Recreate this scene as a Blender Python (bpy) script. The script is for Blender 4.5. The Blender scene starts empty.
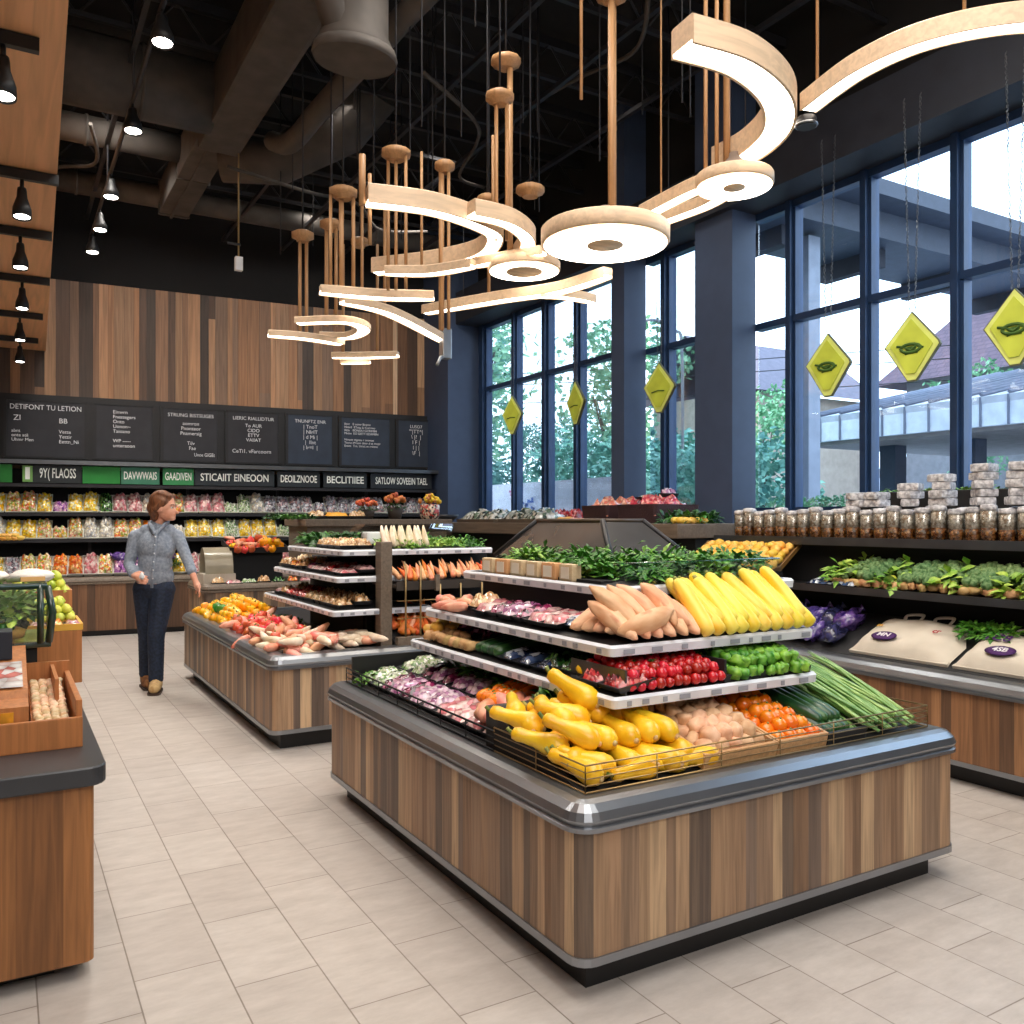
import bpy, bmesh, math, random
from mathutils import Matrix, Vector, noise
PI = math.pi
C = bpy.context.scene.collection
rnd = random.Random(7)
def U(a, b): return rnd.uniform(a, b)
def T(x, y=0, z=0): return Matrix.Translation((x, y, z))
def R(a, ax='Z'): return Matrix.Rotation(math.radians(a), 4, ax)
def SC(x, y, z): return Matrix.Diagonal((x, y, z, 1))

# ------------------------------------------------------------ materials
def lin(c):
    f = lambda v: (v/12.92 if v <= .04045 else ((v+.055)/1.055)**2.4)
    return tuple(f(v/255) for v in c)+(1,)
MATS = {}
def newmat(name):
    m = bpy.data.materials.new(name); m.use_nodes = True
    nt = m.node_tree; b = nt.nodes['Principled BSDF']
    MATS[name] = m
    return m, nt, b
def link(nt, a, b): nt.links.new(a, b)
def plain(name, col, rough=.5, metal=0, coat=0, emit=0, bump=0, bscale=60, var=.06, nscale=6):
    """colour with a slight mottling; optional fine bump"""
    if name in MATS: return MATS[name]
    m, nt, b = newmat(name)
    b.inputs['Roughness'].default_value = rough; b.inputs['Metallic'].default_value = metal
    b.inputs['Coat Weight'].default_value = coat
    tc = nt.nodes.new('ShaderNodeTexCoord'); n = nt.nodes.new('ShaderNodeTexNoise'); n.inputs['Scale'].default_value = nscale
    link(nt, tc.outputs['Object'], n.inputs['Vector'])
    r = nt.nodes.new('ShaderNodeValToRGB'); c = lin(col)
    r.color_ramp.elements[0].color = tuple(max(0, v*(1-var*2)) for v in c[:3])+(1,)
    r.color_ramp.elements[1].color = tuple(min(1, v*(1+var*2)) for v in c[:3])+(1,)
    r.color_ramp.elements[0].position = .3; r.color_ramp.elements[1].position = .7
    link(nt, n.outputs['Fac'], r.inputs['Fac']); link(nt, r.outputs['Color'], b.inputs['Base Color'])
    if emit:
        b.inputs['Emission Color'].default_value = c; b.inputs['Emission Strength'].default_value = emit
    if bump:
        n2 = nt.nodes.new('ShaderNodeTexNoise'); n2.inputs['Scale'].default_value = bscale
        link(nt, tc.outputs['Object'], n2.inputs['Vector'])
        bp = nt.nodes.new('ShaderNodeBump'); bp.inputs['Strength'].default_value = bump; bp.inputs['Distance'].default_value = .01
        link(nt, n2.outputs['Fac'], bp.inputs['Height']); link(nt, bp.outputs['Normal'], b.inputs['Normal'])
    return m
def prod(name, c1, c2, rough=.4, scale=30, c3=None, vary=.25, coat=.0, stretch=(1, 1, 1), bump=.0, hue=.02):
    """skin of fruit and vegetables: two or three colours, each copy a little lighter or darker"""
    if name in MATS: return MATS[name]
    m, nt, b = newmat(name)
    b.inputs['Roughness'].default_value = rough; b.inputs['Coat Weight'].default_value = coat
    tc = nt.nodes.new('ShaderNodeTexCoord'); oi = nt.nodes.new('ShaderNodeObjectInfo')
    mp = nt.nodes.new('ShaderNodeMapping'); mp.inputs['Scale'].default_value = stretch
    add = nt.nodes.new('ShaderNodeVectorMath'); add.operation = 'ADD'
    link(nt, tc.outputs['Object'], mp.inputs['Vector']); link(nt, mp.outputs['Vector'], add.inputs[0]); link(nt, oi.outputs['Random'], add.inputs[1])
    n = nt.nodes.new('ShaderNodeTexNoise'); n.inputs['Scale'].default_value = scale; n.inputs['Detail'].default_value = 3
    link(nt, add.outputs[0], n.inputs['Vector'])
    r = nt.nodes.new('ShaderNodeValToRGB')
    r.color_ramp.elements[0].position = .36; r.color_ramp.elements[1].position = .62
    r.color_ramp.elements[0].color = lin(c1); r.color_ramp.elements[1].color = lin(c2)
    if c3:
        e = r.color_ramp.elements.new(.72); e.color = lin(c3)
    link(nt, n.outputs['Fac'], r.inputs['Fac'])
    hs = nt.nodes.new('ShaderNodeHueSaturation')
    mr = nt.nodes.new('ShaderNodeMapRange'); mr.inputs['To Min'].default_value = 1-vary; mr.inputs['To Max'].default_value = 1+vary*.6
    link(nt, oi.outputs['Random'], mr.inputs['Value']); link(nt, mr.outputs[0], hs.inputs['Value'])
    mr2 = nt.nodes.new('ShaderNodeMapRange'); mr2.inputs['To Min'].default_value = .5+hue; mr2.inputs['To Max'].default_value = .5-hue
    link(nt, oi.outputs['Random'], mr2.inputs['Value']); link(nt, mr2.outputs[0], hs.inputs['Hue'])
    link(nt, r.outputs['Color'], hs.inputs['Color']); link(nt, hs.outputs['Color'], b.inputs['Base Color'])
    if bump:
        bp = nt.nodes.new('ShaderNodeBump'); bp.inputs['Strength'].default_value = bump; bp.inputs['Distance'].default_value = .004
        link(nt, n.outputs['Fac'], bp.inputs['Height']); link(nt, bp.outputs['Normal'], b.inputs['Normal'])
    return m
def cells(name, cols, scale=55, rough=.25, coat=.6, vary=.15):
    """sliced or mixed food under clear film: cells of several colours"""
    if name in MATS: return MATS[name]
    m, nt, b = newmat(name)
    b.inputs['Roughness'].default_value = rough; b.inputs['Coat Weight'].default_value = coat; b.inputs['Coat Roughness'].default_value = .12
    tc = nt.nodes.new('ShaderNodeTexCoord'); oi = nt.nodes.new('ShaderNodeObjectInfo')
    add = nt.nodes.new('ShaderNodeVectorMath'); add.operation = 'ADD'
    link(nt, tc.outputs['Object'], add.inputs[0]); link(nt, oi.outputs['Random'], add.inputs[1])
    v = nt.nodes.new('ShaderNodeTexVoronoi'); v.inputs['Scale'].default_value = scale
    link(nt, add.outputs[0], v.inputs['Vector'])
    sep = nt.nodes.new('ShaderNodeSeparateColor'); link(nt, v.outputs['Color'], sep.inputs['Color'])
    r = nt.nodes.new('ShaderNodeValToRGB'); r.color_ramp.interpolation = 'CONSTANT'
    els = r.color_ramp.elements
    while len(els) < len(cols): els.new(.5)
    for i, c in enumerate(cols):
        els[i].position = i/len(cols); 
    for i, c in enumerate(cols): els[i].color = lin(c)
    link(nt, sep.outputs[0], r.inputs['Fac'])
    mix = nt.nodes.new('ShaderNodeMix'); mix.data_type = 'RGBA'; mix.blend_type = 'MULTIPLY'; mix.inputs['Factor'].default_value = .8
    rd = nt.nodes.new('ShaderNodeValToRGB'); rd.color_ramp.elements[0].color = (1, 1, 1, 1); rd.color_ramp.elements[1].color = (.35, .33, .3, 1)
    rd.color_ramp.elements[0].position = .25; rd.color_ramp.elements[1].position = .9
    link(nt, v.outputs['Distance'], rd.inputs['Fac'])
    link(nt, r.outputs['Color'], mix.inputs['A']); link(nt, rd.outputs['Color'], mix.inputs['B'])
    hs = nt.nodes.new('ShaderNodeHueSaturation')
    mr = nt.nodes.new('ShaderNodeMapRange'); mr.inputs['To Min'].default_value = 1-vary; mr.inputs['To Max'].default_value = 1+vary
    link(nt, oi.outputs['Random'], mr.inputs['Value']); link(nt, mr.outputs[0], hs.inputs['Value'])
    link(nt, mix.outputs['Result'], hs.inputs['Color']); link(nt, hs.outputs['Color'], b.inputs['Base Color'])
    return m
def wood(name, tint=None, axis='Z', rough=.5, scale=1.0, contrast=.35, attr=True):
    """streaky grain over either the colour stored on each board or one tint"""
    if name in MATS: return MATS[name]
    m, nt, b = newmat(name); b.inputs['Roughness'].default_value = rough
    tc = nt.nodes.new('ShaderNodeTexCoord'); mp = nt.nodes.new('ShaderNodeMapping')
    s = {'Z': (38, 38, 1.6), 'Y': (38, 1.6, 38), 'X': (1.6, 38, 38)}[axis]
    mp.inputs['Scale'].default_value = tuple(v*scale for v in s)
    link(nt, tc.outputs['Object'], mp.inputs['Vector'])
    n = nt.nodes.new('ShaderNodeTexNoise'); n.inputs['Scale'].default_value = 1.6; n.inputs['Detail'].default_value = 5; n.inputs['Distortion'].default_value = .6
    link(nt, mp.outputs['Vector'], n.inputs['Vector'])
    r = nt.nodes.new('ShaderNodeValToRGB')
    lo = 1-contrast*.8
    r.color_ramp.elements[0].color = (lo, lo, lo, 1); r.color_ramp.elements[1].color = (1.12, 1.12, 1.12, 1)
    r.color_ramp.elements[0].position = .32; r.color_ramp.elements[1].position = .62
    link(nt, n.outputs['Fac'], r.inputs['Fac'])
    mix = nt.nodes.new('ShaderNodeMix'); mix.data_type = 'RGBA'; mix.blend_type = 'MULTIPLY'; mix.inputs['Factor'].default_value = 1
    if attr:
        a = nt.nodes.new('ShaderNodeAttribute'); a.attribute_name = 'board'; link(nt, a.outputs['Color'], mix.inputs['A'])
    else: mix.inputs['A'].default_value = lin(tint)
    link(nt, r.outputs['Color'], mix.inputs['B']); link(nt, mix.outputs['Result'], b.inputs['Base Color'])
    bp = nt.nodes.new('ShaderNodeBump'); bp.inputs['Strength'].default_value = .15; bp.inputs['Distance'].default_value = .003
    link(nt, n.outputs['Fac'], bp.inputs['Height']); link(nt, bp.outputs['Normal'], b.inputs['Normal'])
    return m
def glow(name, col, strength):
    if name in MATS: return MATS[name]
    m, nt, b = newmat(name)
    b.inputs['Base Color'].default_value = (.9, .9, .88, 1)
    b.inputs['Emission Color'].default_value = lin(col); b.inputs['Emission Strength'].default_value = strength
    return m
def clear(name, tint=(255, 255, 255), gloss=.08):
    if name in MATS: return MATS[name]
    m, nt, b = newmat(name); nt.nodes.remove(b)
    out = nt.nodes['Material Output']; tr = nt.nodes.new('ShaderNodeBsdfTransparent'); tr.inputs['Color'].default_value = lin(tint)
    gl = nt.nodes.new('ShaderNodeBsdfGlossy'); gl.inputs['Roughness'].default_value = .03
    fr = nt.nodes.new('ShaderNodeLayerWeight'); fr.inputs['Blend'].default_value = .25
    mul = nt.nodes.new('ShaderNodeMath'); mul.operation = 'MULTIPLY_ADD'; mul.inputs[1].default_value = .4; mul.inputs[2].default_value = gloss
    link(nt, fr.outputs['Fresnel'], mul.inputs[0])
    mx = nt.nodes.new('ShaderNodeMixShader')
    link(nt, mul.outputs[0], mx.inputs[0]); link(nt, tr.outputs[0], mx.inputs[1]); link(nt, gl.outputs[0], mx.inputs[2]); link(nt, mx.outputs[0], out.inputs['Surface'])
    return m

PLANK = wood('striped_boards')
BACKW = wood('wall_boards', scale=.6)
WOODL = wood('pale_lamp_wood', (216, 190, 160), 'X', attr=False, contrast=.12, scale=.6)
POLEW = wood('pole_wood', (176, 134, 92), 'Z', attr=False, contrast=.2)
SOFF = wood('soffit_wood', (218, 162, 116), 'Y', attr=False, contrast=.16, scale=.35)
CRATE = wood('crate_wood', (176, 112, 62), 'Z', attr=False, contrast=.25)
BINW = wood('bin_wood', (205, 160, 112), 'Y', attr=False, contrast=.2)
BOARDW = wood('brown_top_wood', (112, 98, 84), 'Y', attr=False, contrast=.3)
STEEL = plain('brushed_steel', (146, 150, 156), .3, .85, var=.03)
STEELD = plain('satin_steel', (105, 108, 112), .33, .9, var=.05)
RAILT = plain('grey_bumper', (112, 114, 118), .35, .6, var=.04)
BLACK = plain('black_paint', (20, 20, 22), .5)
BLACKM = plain('matt_black', (13, 13, 15), .8)
DARK = plain('dark_metal', (42, 42, 46), .45, .3)
DUCT = plain('dusty_black_duct', (68, 62, 57), .75, var=.12)
CEIL = plain('black_ceiling', (16, 16, 18), .9, var=.2)
WHITE = plain('white_plastic', (225, 225, 228), .4)
PRICE = plain('price_strip', (222, 225, 232), .35)
BLUEW = plain('navy_paint', (64, 79, 106), .55, var=.03)
HEAD = plain('dark_bulkhead', (40, 44, 54), .6)
MULL = plain('blue_black_frame', (34, 58, 92), .4, .2)
GOLD = plain('brass_wire', (168, 140, 96), .35, .8)
WIREB = plain('black_wire', (30, 30, 32), .4, .5)
GLASS = clear('window_glass', (238, 246, 252), .02)
JARG = clear('jar_glass', (245, 245, 240), .12)
FILM = clear('clear_plastic', (245, 248, 250), .10)
LED = glow('lamp_diffuser', (255, 240, 220), 7)
SPOTG = glow('spot_lens', (255, 246, 235), 25)
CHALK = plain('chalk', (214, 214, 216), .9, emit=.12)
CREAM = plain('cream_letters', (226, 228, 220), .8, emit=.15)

# ------------------------------------------------------------ mesh building
class MB:
    def __init__(s):
        s.bm = bmesh.new(); s.mats = []; s.col = None
    def mi(s, m):
        if m is None: return 0
        if m not in s.mats: s.mats.append(m)
        return s.mats.index(m)
    def face(s, vs, m=None, col=None, smooth=False):
        try: f = s.bm.faces.new(vs)
        except ValueError: return None
        f.material_index = s.mi(m); f.smooth = smooth
        if col is not None:
            if s.col is None: s.col = s.bm.loops.layers.float_color.new('board')
            for l in f.loops: l[s.col] = col
        return f
    def quad(s, pts, m=None, col=None):
        return s.face([s.bm.verts.new(p) for p in pts], m, col)
    def box(s, x0, y0, z0, x1, y1, z1, m=None, M=None, col=None, bev=0):
        P = [Vector((x, y, z)) for z in (z0, z1) for y in (y0, y1) for x in (x0, x1)]
        if M: P = [M @ p for p in P]
        v = [s.bm.verts.new(p) for p in P]
        fs = [s.face([v[i] for i in q], m, col) for q in ((0, 2, 3, 1), (4, 5, 7, 6), (0, 1, 5, 4), (2, 6, 7, 3), (0, 4, 6, 2), (1, 3, 7, 5))]
        if bev:
            es = {e for f in fs for e in f.edges}
            bmesh.ops.bevel(s.bm, geom=list(es), offset=bev, segments=2, affect='EDGES', profile=.7)
        return s
    def loops(s, L, m=None, closed=True, caps=(True, True), smooth=True, col=None):
        """skin a list of point loops"""
        V = [[s.bm.verts.new(p) for p in l] for l in L]
        n = len(V[0])
        for a, b in zip(V, V[1:]):
            for i in range(n if closed else n-1):
                j = (i+1) % n
                s.face([a[i], a[j], b[j], b[i]], m, col, smooth)
        if caps[0] and closed: s.face(V[0][::-1], m, col)
        if caps[1] and closed: s.face(V[-1], m, col)
        return s
    def tube(s, pts, r, m=None, n=8, smooth=True, caps=True, flat=1):
        pts = [Vector(p) for p in pts]; L = []
        rs = r if isinstance(r, (list, tuple)) else [r]*len(pts)
        prev = None
        for i, p in enumerate(pts):
            t = (pts[min(i+1, len(pts)-1)]-pts[max(i-1, 0)]).normalized()
            if prev is None:
                a = Vector((0, 0, 1)) if abs(t.z) < .9 else Vector((1, 0, 0))
                u = t.cross(a).normalized()
            else:
                u = (prev - t*prev.dot(t)).normalized()
            prev = u; w = t.cross(u)
            L.append([p+(u*math.cos(2*PI*k/n)+w*math.sin(2*PI*k/n)*flat)*rs[i] for k in range(n)])
        return s.loops(L, m, caps=(caps, caps), smooth=smooth)
    def lathe(s, prof, m=None, n=12, M=None, smooth=True, ab=(1, 1)):
        """prof: (radius, height) along +Z"""
        L = []
        for r, h in prof:
            l = [Vector((r*ab[0]*math.cos(2*PI*k/n), r*ab[1]*math.sin(2*PI*k/n), h)) for k in range(n)]
            if M: l = [M @ p for p in l]
            L.append(l)
        return s.loops(L, m, smooth=smooth)
    def ball(s, c, r, m=None, n=8, k=6, M=None, jit=0, seed=0):
        rr = (r, r, r) if isinstance(r, (int, float)) else r
        L = []
        for i in range(k+1):
            a = PI*i/k; ring = []
            for j in range(n):
                b = 2*PI*j/n
                d = Vector((math.sin(a)*math.cos(b), math.sin(a)*math.sin(b), -math.cos(a)))
                if i in (0, k): d = Vector((0.02*math.cos(b), .02*math.sin(b), -1 if i == 0 else 1))
                f = 1+jit*noise.noise(d*1.7+Vector((seed, seed*.37, 1.3))) if jit else 1
                p = Vector((d.x*rr[0]*f, d.y*rr[1]*f, d.z*rr[2]*f))
                if M: p = M @ p
                ring.append(Vector(c)+p)
            L.append(ring)
        return s.loops(L, m)
    def mesh(s, name='m', mat=None):
        bmesh.ops.recalc_face_normals(s.bm, faces=s.bm.faces)
        me = bpy.data.meshes.new(name); s.bm.to_mesh(me); s.bm.free()
        for m in (s.mats or ([mat] if mat else [])): me.materials.append(m)
        return me
def obj(name, me, parent=None, M=None, mat=None):
    if isinstance(me, MB): me = me.mesh(name, mat)
    o = bpy.data.objects.new(name, me); C.objects.link(o)
    if parent: o.parent = parent
    if M is not None:
        if parent: o.matrix_local = M
        else: o.matrix_world = M
    return o
def tag(o, label, cat, group=None, kind=None):
    if label: o['label'] = label
    if cat: o['category'] = cat
    if group: o['group'] = group
    if kind: o['kind'] = kind
    return o
def thing(name, label, cat, M=None, group=None):
    return tag(obj(name, None, None, M if M is not None else T(0)), label, cat, group)
def struct(name, me, M=None, mat=None, parent=None):
    o = obj(name, me, parent, M, mat)
    if not parent: o['kind'] = 'structure'
    return o
class Kind:
    """one model of a repeated thing: root mesh (or none), parts and sub-parts; put() makes a copy of the thing and of each part"""
    def __init__(s, name, cat, me=None, parts=()):
        s.name, s.cat, s.first = name, cat, None
        s.me = me.mesh(name) if isinstance(me, MB) else me
        s.parts = [(p[0], p[1].mesh(p[0]) if isinstance(p[1], MB) else p[1]) + tuple(p[2:]) for p in parts]
    def put(s, M, label, group=None):
        if s.first is None:
            r = s.first = obj(s.name, s.me)
            for p in s.parts: obj(p[0], p[1], r)
        else:
            r = s.first.copy(); C.objects.link(r)
            for ch in s.kids:
                c = ch.copy(); C.objects.link(c); c.parent = r
        if s.parts and not hasattr(s, 'kids'): s.kids = [o for o in C.objects if o.parent is r]
        elif not s.parts: s.kids = []
        r.matrix_world = M
        for k in ('label', 'group', 'category'):
            if k in r: del r[k]
        return tag(r, label, s.cat, group)
def rrect(x0, y0, x1, y1, r, off=0, n=5):
    x0 -= off; y0 -= off; x1 += off; y1 += off; r = max(.002, r+off); P = []
    for cx, cy, a0 in ((x1-r, y1-r, 0), (x0+r, y1-r, 90), (x0+r, y0+r, 180), (x1-r, y0+r, 270)):
        for i in range(n+1):
            a = math.radians(a0+90*i/n); P.append((cx+r*math.cos(a), cy+r*math.sin(a)))
    return P
def ringsweep(mb, rect, r, prof, m, caps=(False, False)):
    return mb.loops([[Vector((x, y, z)) for x, y in rrect(*rect, r, o)] for o, z in prof], m, caps=caps, smooth=False)
PAL = [(166, 132, 102), (142, 110, 84), (188, 154, 120), (122, 102, 86), (156, 126, 100), (198, 166, 130), (110, 92, 80), (174, 140, 108), (148, 120, 96), (134, 112, 96)]
def planks(rect, r, z0, z1, seed, wid=(.035, .085), pal=PAL):
    q = random.Random(seed); mb = MB(); P = rrect(*rect, r); P.append(P[0])
    s = [0]
    for a, b in zip(P, P[1:]): s.append(s[-1]+math.dist(a, b))
    cuts = [0]
    while cuts[-1] < s[-1]: cuts.append(cuts[-1]+q.uniform(*wid))
    cuts[-1] = s[-1]; cols = []
    for _ in cuts:
        c = lin(q.choice(pal)); g = q.uniform(.72, .98); cols.append(tuple(v*g for v in c[:3])+(1,))
    allS = sorted(set([round(v, 5) for v in s+cuts]))
    def at(v):
        for i in range(len(P)-1):
            if v <= s[i+1]+1e-6:
                t = (v-s[i])/max(1e-9, s[i+1]-s[i]); return (P[i][0]+(P[i+1][0]-P[i][0])*t, P[i][1]+(P[i+1][1]-P[i][1])*t)
        return P[-1]
    k = 0
    for a, b in zip(allS, allS[1:]):
        mid = (a+b)/2
        while k < len(cuts)-2 and cuts[k+1] < mid: k += 1
        p, e = at(a), at(b)
        mb.quad([(p[0], p[1], z0), (e[0], e[1], z0), (e[0], e[1], z1), (p[0], p[1], z1)], PLANK, cols[k])
    return mb
def catmull(P, n=8):
    P = [Vector(p) for p in P]; out = []
    for i in range(len(P)-1):
        a, b, c, d = P[max(i-1, 0)], P[i], P[i+1], P[min(i+2, len(P)-1)]
        for k in range(n):
            t = k/n; out.append(.5*((2*b)+(c-a)*t+(2*a-5*b+4*c-d)*t*t+(3*b-a-3*c+d)*t**3))
    out.append(P[-1]); return out
def letters(name, text, parent, M, size, mat, align='LEFT', thick=.0, maxw=0):
    cu = bpy.data.curves.new(name, 'FONT'); cu.body = text; cu.size = size; cu.align_x = align; cu.extrude = .001; cu.offset = thick; cu.resolution_u = 3
    tmp = bpy.data.objects.new(name, cu); C.objects.link(tmp)
    me = bpy.data.meshes.new_from_object(tmp.evaluated_get(bpy.context.evaluated_depsgraph_get()))
    bpy.data.objects.remove(tmp); me.materials.clear(); me.materials.append(mat)
    if maxw:
        xs = [v.co.x for v in me.vertices]; ww = max(xs)-min(xs)
        if ww > maxw: me.transform(SC(maxw/ww, 1, 1))
    return obj(name, me, parent, M)
# ------------------------------------------------------------ camera
cam = bpy.data.cameras.new('camera'); co = bpy.data.objects.new('camera', cam); C.objects.link(co)
cam.sensor_width = 36; cam.lens = 864/1024*36; cam.shift_y = 8/1024
co.location = (0, 0, 1.45); co.rotation_euler = (PI/2, 0, math.radians(-30.5)); cam.clip_end = 300
bpy.context.scene.camera = co

# ------------------------------------------------------------ room shell
def floor_mat():
    m, nt, b = newmat('stone_tiles'); b.inputs['Roughness'].default_value = .42
    tc = nt.nodes.new('ShaderNodeTexCoord'); sp = nt.nodes.new('ShaderNodeSeparateXYZ'); cb = nt.nodes.new('ShaderNodeCombineXYZ')
    ax = nt.nodes.new('ShaderNodeMath'); ax.operation = 'SUBTRACT'; ax.inputs[1].default_value = .354-26.5*.265-.1325
    ay = nt.nodes.new('ShaderNodeMath'); ay.operation = 'ADD'; ay.inputs[1].default_value = 9.8
    link(nt, tc.outputs['Object'], sp.inputs[0]); link(nt, sp.outputs['X'], ax.inputs[0]); link(nt, sp.outputs['Y'], ay.inputs[0])
    link(nt, ay.outputs[0], cb.inputs['X']); link(nt, ax.outputs[0], cb.inputs['Y'])
    br = nt.nodes.new('ShaderNodeTexBrick'); br.offset = .4; br.offset_frequency = 2
    for k, v in (('Scale', 1), ('Brick Width', .49), ('Row Height', .265), ('Mortar Size', .0028), ('Mortar Smooth', .3), ('Bias', 0)): br.inputs[k].default_value = v
    br.inputs['Color1'].default_value = lin((194, 186, 179)); br.inputs['Color2'].default_value = lin((184, 175, 168)); br.inputs['Mortar'].default_value = lin((140, 129, 119))
    link(nt, cb.outputs[0], br.inputs['Vector'])
    n = nt.nodes.new('ShaderNodeTexNoise'); n.inputs['Scale'].default_value = 5; n.inputs['Detail'].default_value = 8; n.inputs['Roughness'].default_value = .7
    mp = nt.nodes.new('ShaderNodeMapping'); mp.inputs['Scale'].default_value = (1, 2.5, 1)
    link(nt, tc.outputs['Object'], mp.inputs[0]); link(nt, mp.outputs[0], n.inputs['Vector'])
    r = nt.nodes.new('ShaderNodeValToRGB'); r.color_ramp.elements[0].color = (.82, .81, .80, 1); r.color_ramp.elements[1].color = (1.05, 1.05, 1.05, 1)
    r.color_ramp.elements[0].position = .3; r.color_ramp.elements[1].position = .65
    link(nt, n.outputs['Fac'], r.inputs[0])
    mx = nt.nodes.new('ShaderNodeMix'); mx.data_type = 'RGBA'; mx.blend_type = 'MULTIPLY'; mx.inputs['Factor'].default_value = 1
    link(nt, br.outputs['Color'], mx.inputs['A']); link(nt, r.outputs[0], mx.inputs['B']); link(nt, mx.outputs['Result'], b.inputs['Base Color'])
    bp = nt.nodes.new('ShaderNodeBump'); bp.inputs['Strength'].default_value = .3; bp.inputs['Distance'].default_value = .003; bp.invert = True
    link(nt, br.outputs['Fac'], bp.inputs['Height']); link(nt, bp.outputs[0], b.inputs['Normal'])
    return m
BM = T(5.86, 12.15, 0) @ R(-4.5)            # frame of the back wall: x along it, -y into the room
mb = MB(); mb.box(-4, -4, -.1, 6.2, 14, 0, floor_mat()); struct('floor', mb)
mb = MB(); mb.box(-4, -4, 6.0, 6.2, 14, 6.1, CEIL); struct('ceiling', mb)
mb = MB(); mb.box(-4.1, -4, 0, -4, 14, 6, plain('side_wall_paint', (150, 145, 140), .8)); struct('wall_left', mb)
mb = MB(); mb.box(-4, -4.1, 0, 6.2, -4, 6, plain('rear_wall_paint', (170, 165, 160), .8)); struct('wall_rear', mb)
mb = MB(); mb.box(-10, .03, 0, .5, .15, 6, BLACKM); struct('wall_back', mb, BM)
# striped boards on the back wall
q = random.Random(3); mb = MB(); x = -7.6; bp_ = [(166, 120, 84), (134, 96, 68), (204, 164, 126), (96, 72, 56), (188, 142, 104), (150, 112, 84), (74, 58, 48), (216, 182, 148), (142, 112, 90), (174, 134, 100)]
while x < -.02:
    w = q.choice((.07, .09, .11, .13, .16)); e = min(x+w, 0)
    zs = [2.1, 4.55]
    if q.random() < .16: zs.insert(1, q.uniform(3.1, 4.3))
    for a, b in zip(zs, zs[1:]):
        c = lin(q.choice(bp_)); g = q.uniform(.8, 1.15); c = tuple(v*g for v in c[:3])+(1,)
        mb.box(x, q.uniform(0, .008), a, e-.003, .03, b, BACKW, col=c)
    x = e
struct('trim_1', mb, BM)['label'] = 'vertical boards in mixed browns across the back wall'
# window wall
mb = MB(); mb.box(6.1, -4, 0, 6.25, 12.4, 1.5, HEAD); mb.box(6.1, -4, 4.32, 6.25, 13, 6, BLACKM); mb.box(6.1, -4, 0, 6.25, .7, 6, HEAD); struct('wall_right', mb)
mb = MB(); mb.box(5.72, -4, 4.32, 6.1, 11.34, 4.78, HEAD); struct('trim_2', mb)['label'] = 'dark bulkhead running above the tall windows'
for i, (x0, y0, x1, y1) in enumerate(((5.8, 5.84, 6.1, 6.34), (5.8, 7.45, 6.1, 7.68), (5.6, 11.35, 6.25, 12.4))):
    mb = MB(); mb.box(x0, y0, 0, x1, y1, 6, BLUEW); 
    struct('column_%d' % (i+1), mb)
def window(n, y0, y1, mull, ztr):
    e = struct('window_%d' % n, None, T(6.16, 0, 0))
    for y, w in mull:
        mb = MB(); mb.box(-.05, y-w/2, 1.5, .05, y+w/2, 4.32, MULL); mb.box(-.09, y-w/4, 1.5, -.05, y+w/4, 4.32, MULL); obj('mullion', mb, e)
    for z, h in ((1.53, .07), (ztr, .06), (4.29, .07)):
        mb = MB(); mb.box(-.06, y0, z-h/2, .045, y1, z+h/2, MULL); obj('transom', mb, e)
    ys = sorted([y0]+[m[0] for m in mull]+[y1])
    for a, b in zip(ys, ys[1:]):
        if b-a > .1:
            mb = MB(); mb.box(.0, a, 1.5, .008, b, 4.3, GLASS); obj('pane', mb, e)
window(1, .7, 5.86, [(5.43, .11), (4.645, .11), (3.857, .11), (3.07, .11), (2.28, .11), (1.5, .11), (.74, .08)], 3.26)
window(2, 6.34, 7.45, [(7.14, .13), (6.42, .05)], 3.30)
window(3, 7.68, 11.36, [(7.75, .06), (8.78, .13), (9.51, .15), (10.3, .12), (11.22, .22)], 3.37)
# soffit clad in pale boards
mb = MB(); mb.loops([[Vector((x, y, z)) for x, y in ((-4, .6), (.14, .6), (.47, 12.55), (-4, 12.55))] for z in (3.61, 6)], SOFF, smooth=False); struct('trim_3', mb)['label'] = 'wood-clad soffit hanging along the side of the hall'

# ------------------------------------------------------------ ceiling services
t = thing('rectangular_air_duct', 'big square-sided grey duct running to the back, thicker at its near half', 'duct', T(0))
mb = MB(); mb.box(1.57, 5.5, 4.93, 1.95, 8.5, 5.4, DUCT, bev=.04); obj('wide_section', mb, t)
mb = MB(); mb.box(1.59, 8.4, 5.08, 1.92, 11.0, 5.45, DUCT, bev=.02); obj('narrow_section', mb, t)
mb = MB()
for y in (8.5, 9.7, 10.9): mb.box(1.58, y, 5.07, 1.93, y+.03, 5.46, DUCT)
for x in (1.72,): mb.box(x, 8.5, 5.065, x+.03, 11.0, 5.08, DUCT)
obj('seam', mb, t)
for i, (y, z, r, x0, x1, lab) in enumerate(((8.0, 5.2, .3, -.2, 1.6, 'fat round duct meeting the square-sided duct from the wooden soffit'), (11.0, 5.3, .13, .4, 5.8, 'thin round duct crossing in front of the back wall'), (9.6, 5.35, .14, .4, 1.6, 'medium round duct crossing to the narrow end of the square-sided duct'))):
    mb = MB(); mb.tube([(x0, y, z), (x1, y, z)], r, DUCT, 16)
    for k in range(int((x1-x0)/.9)+1):
        xx = x0+.3+k*.9
        if xx < x1-.05: mb.tube([(xx, y, z), (xx+.03, y, z)], r+.012, DUCT, 16)
    tag(obj('round_air_duct', mb), lab, 'duct')
t = thing('drop_duct', 'wide vertical oval duct coming down with a flange at its mouth', 'duct', T(1.95, 5.3, 0))
mb = MB(); mb.lathe([(.25, 4.42), (.25, 4.5), (.22, 4.56), (.22, 5.2), (.3, 5.7), (.32, 6)], DUCT, 20, ab=(1, .8)); obj('body', mb, t)
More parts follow.
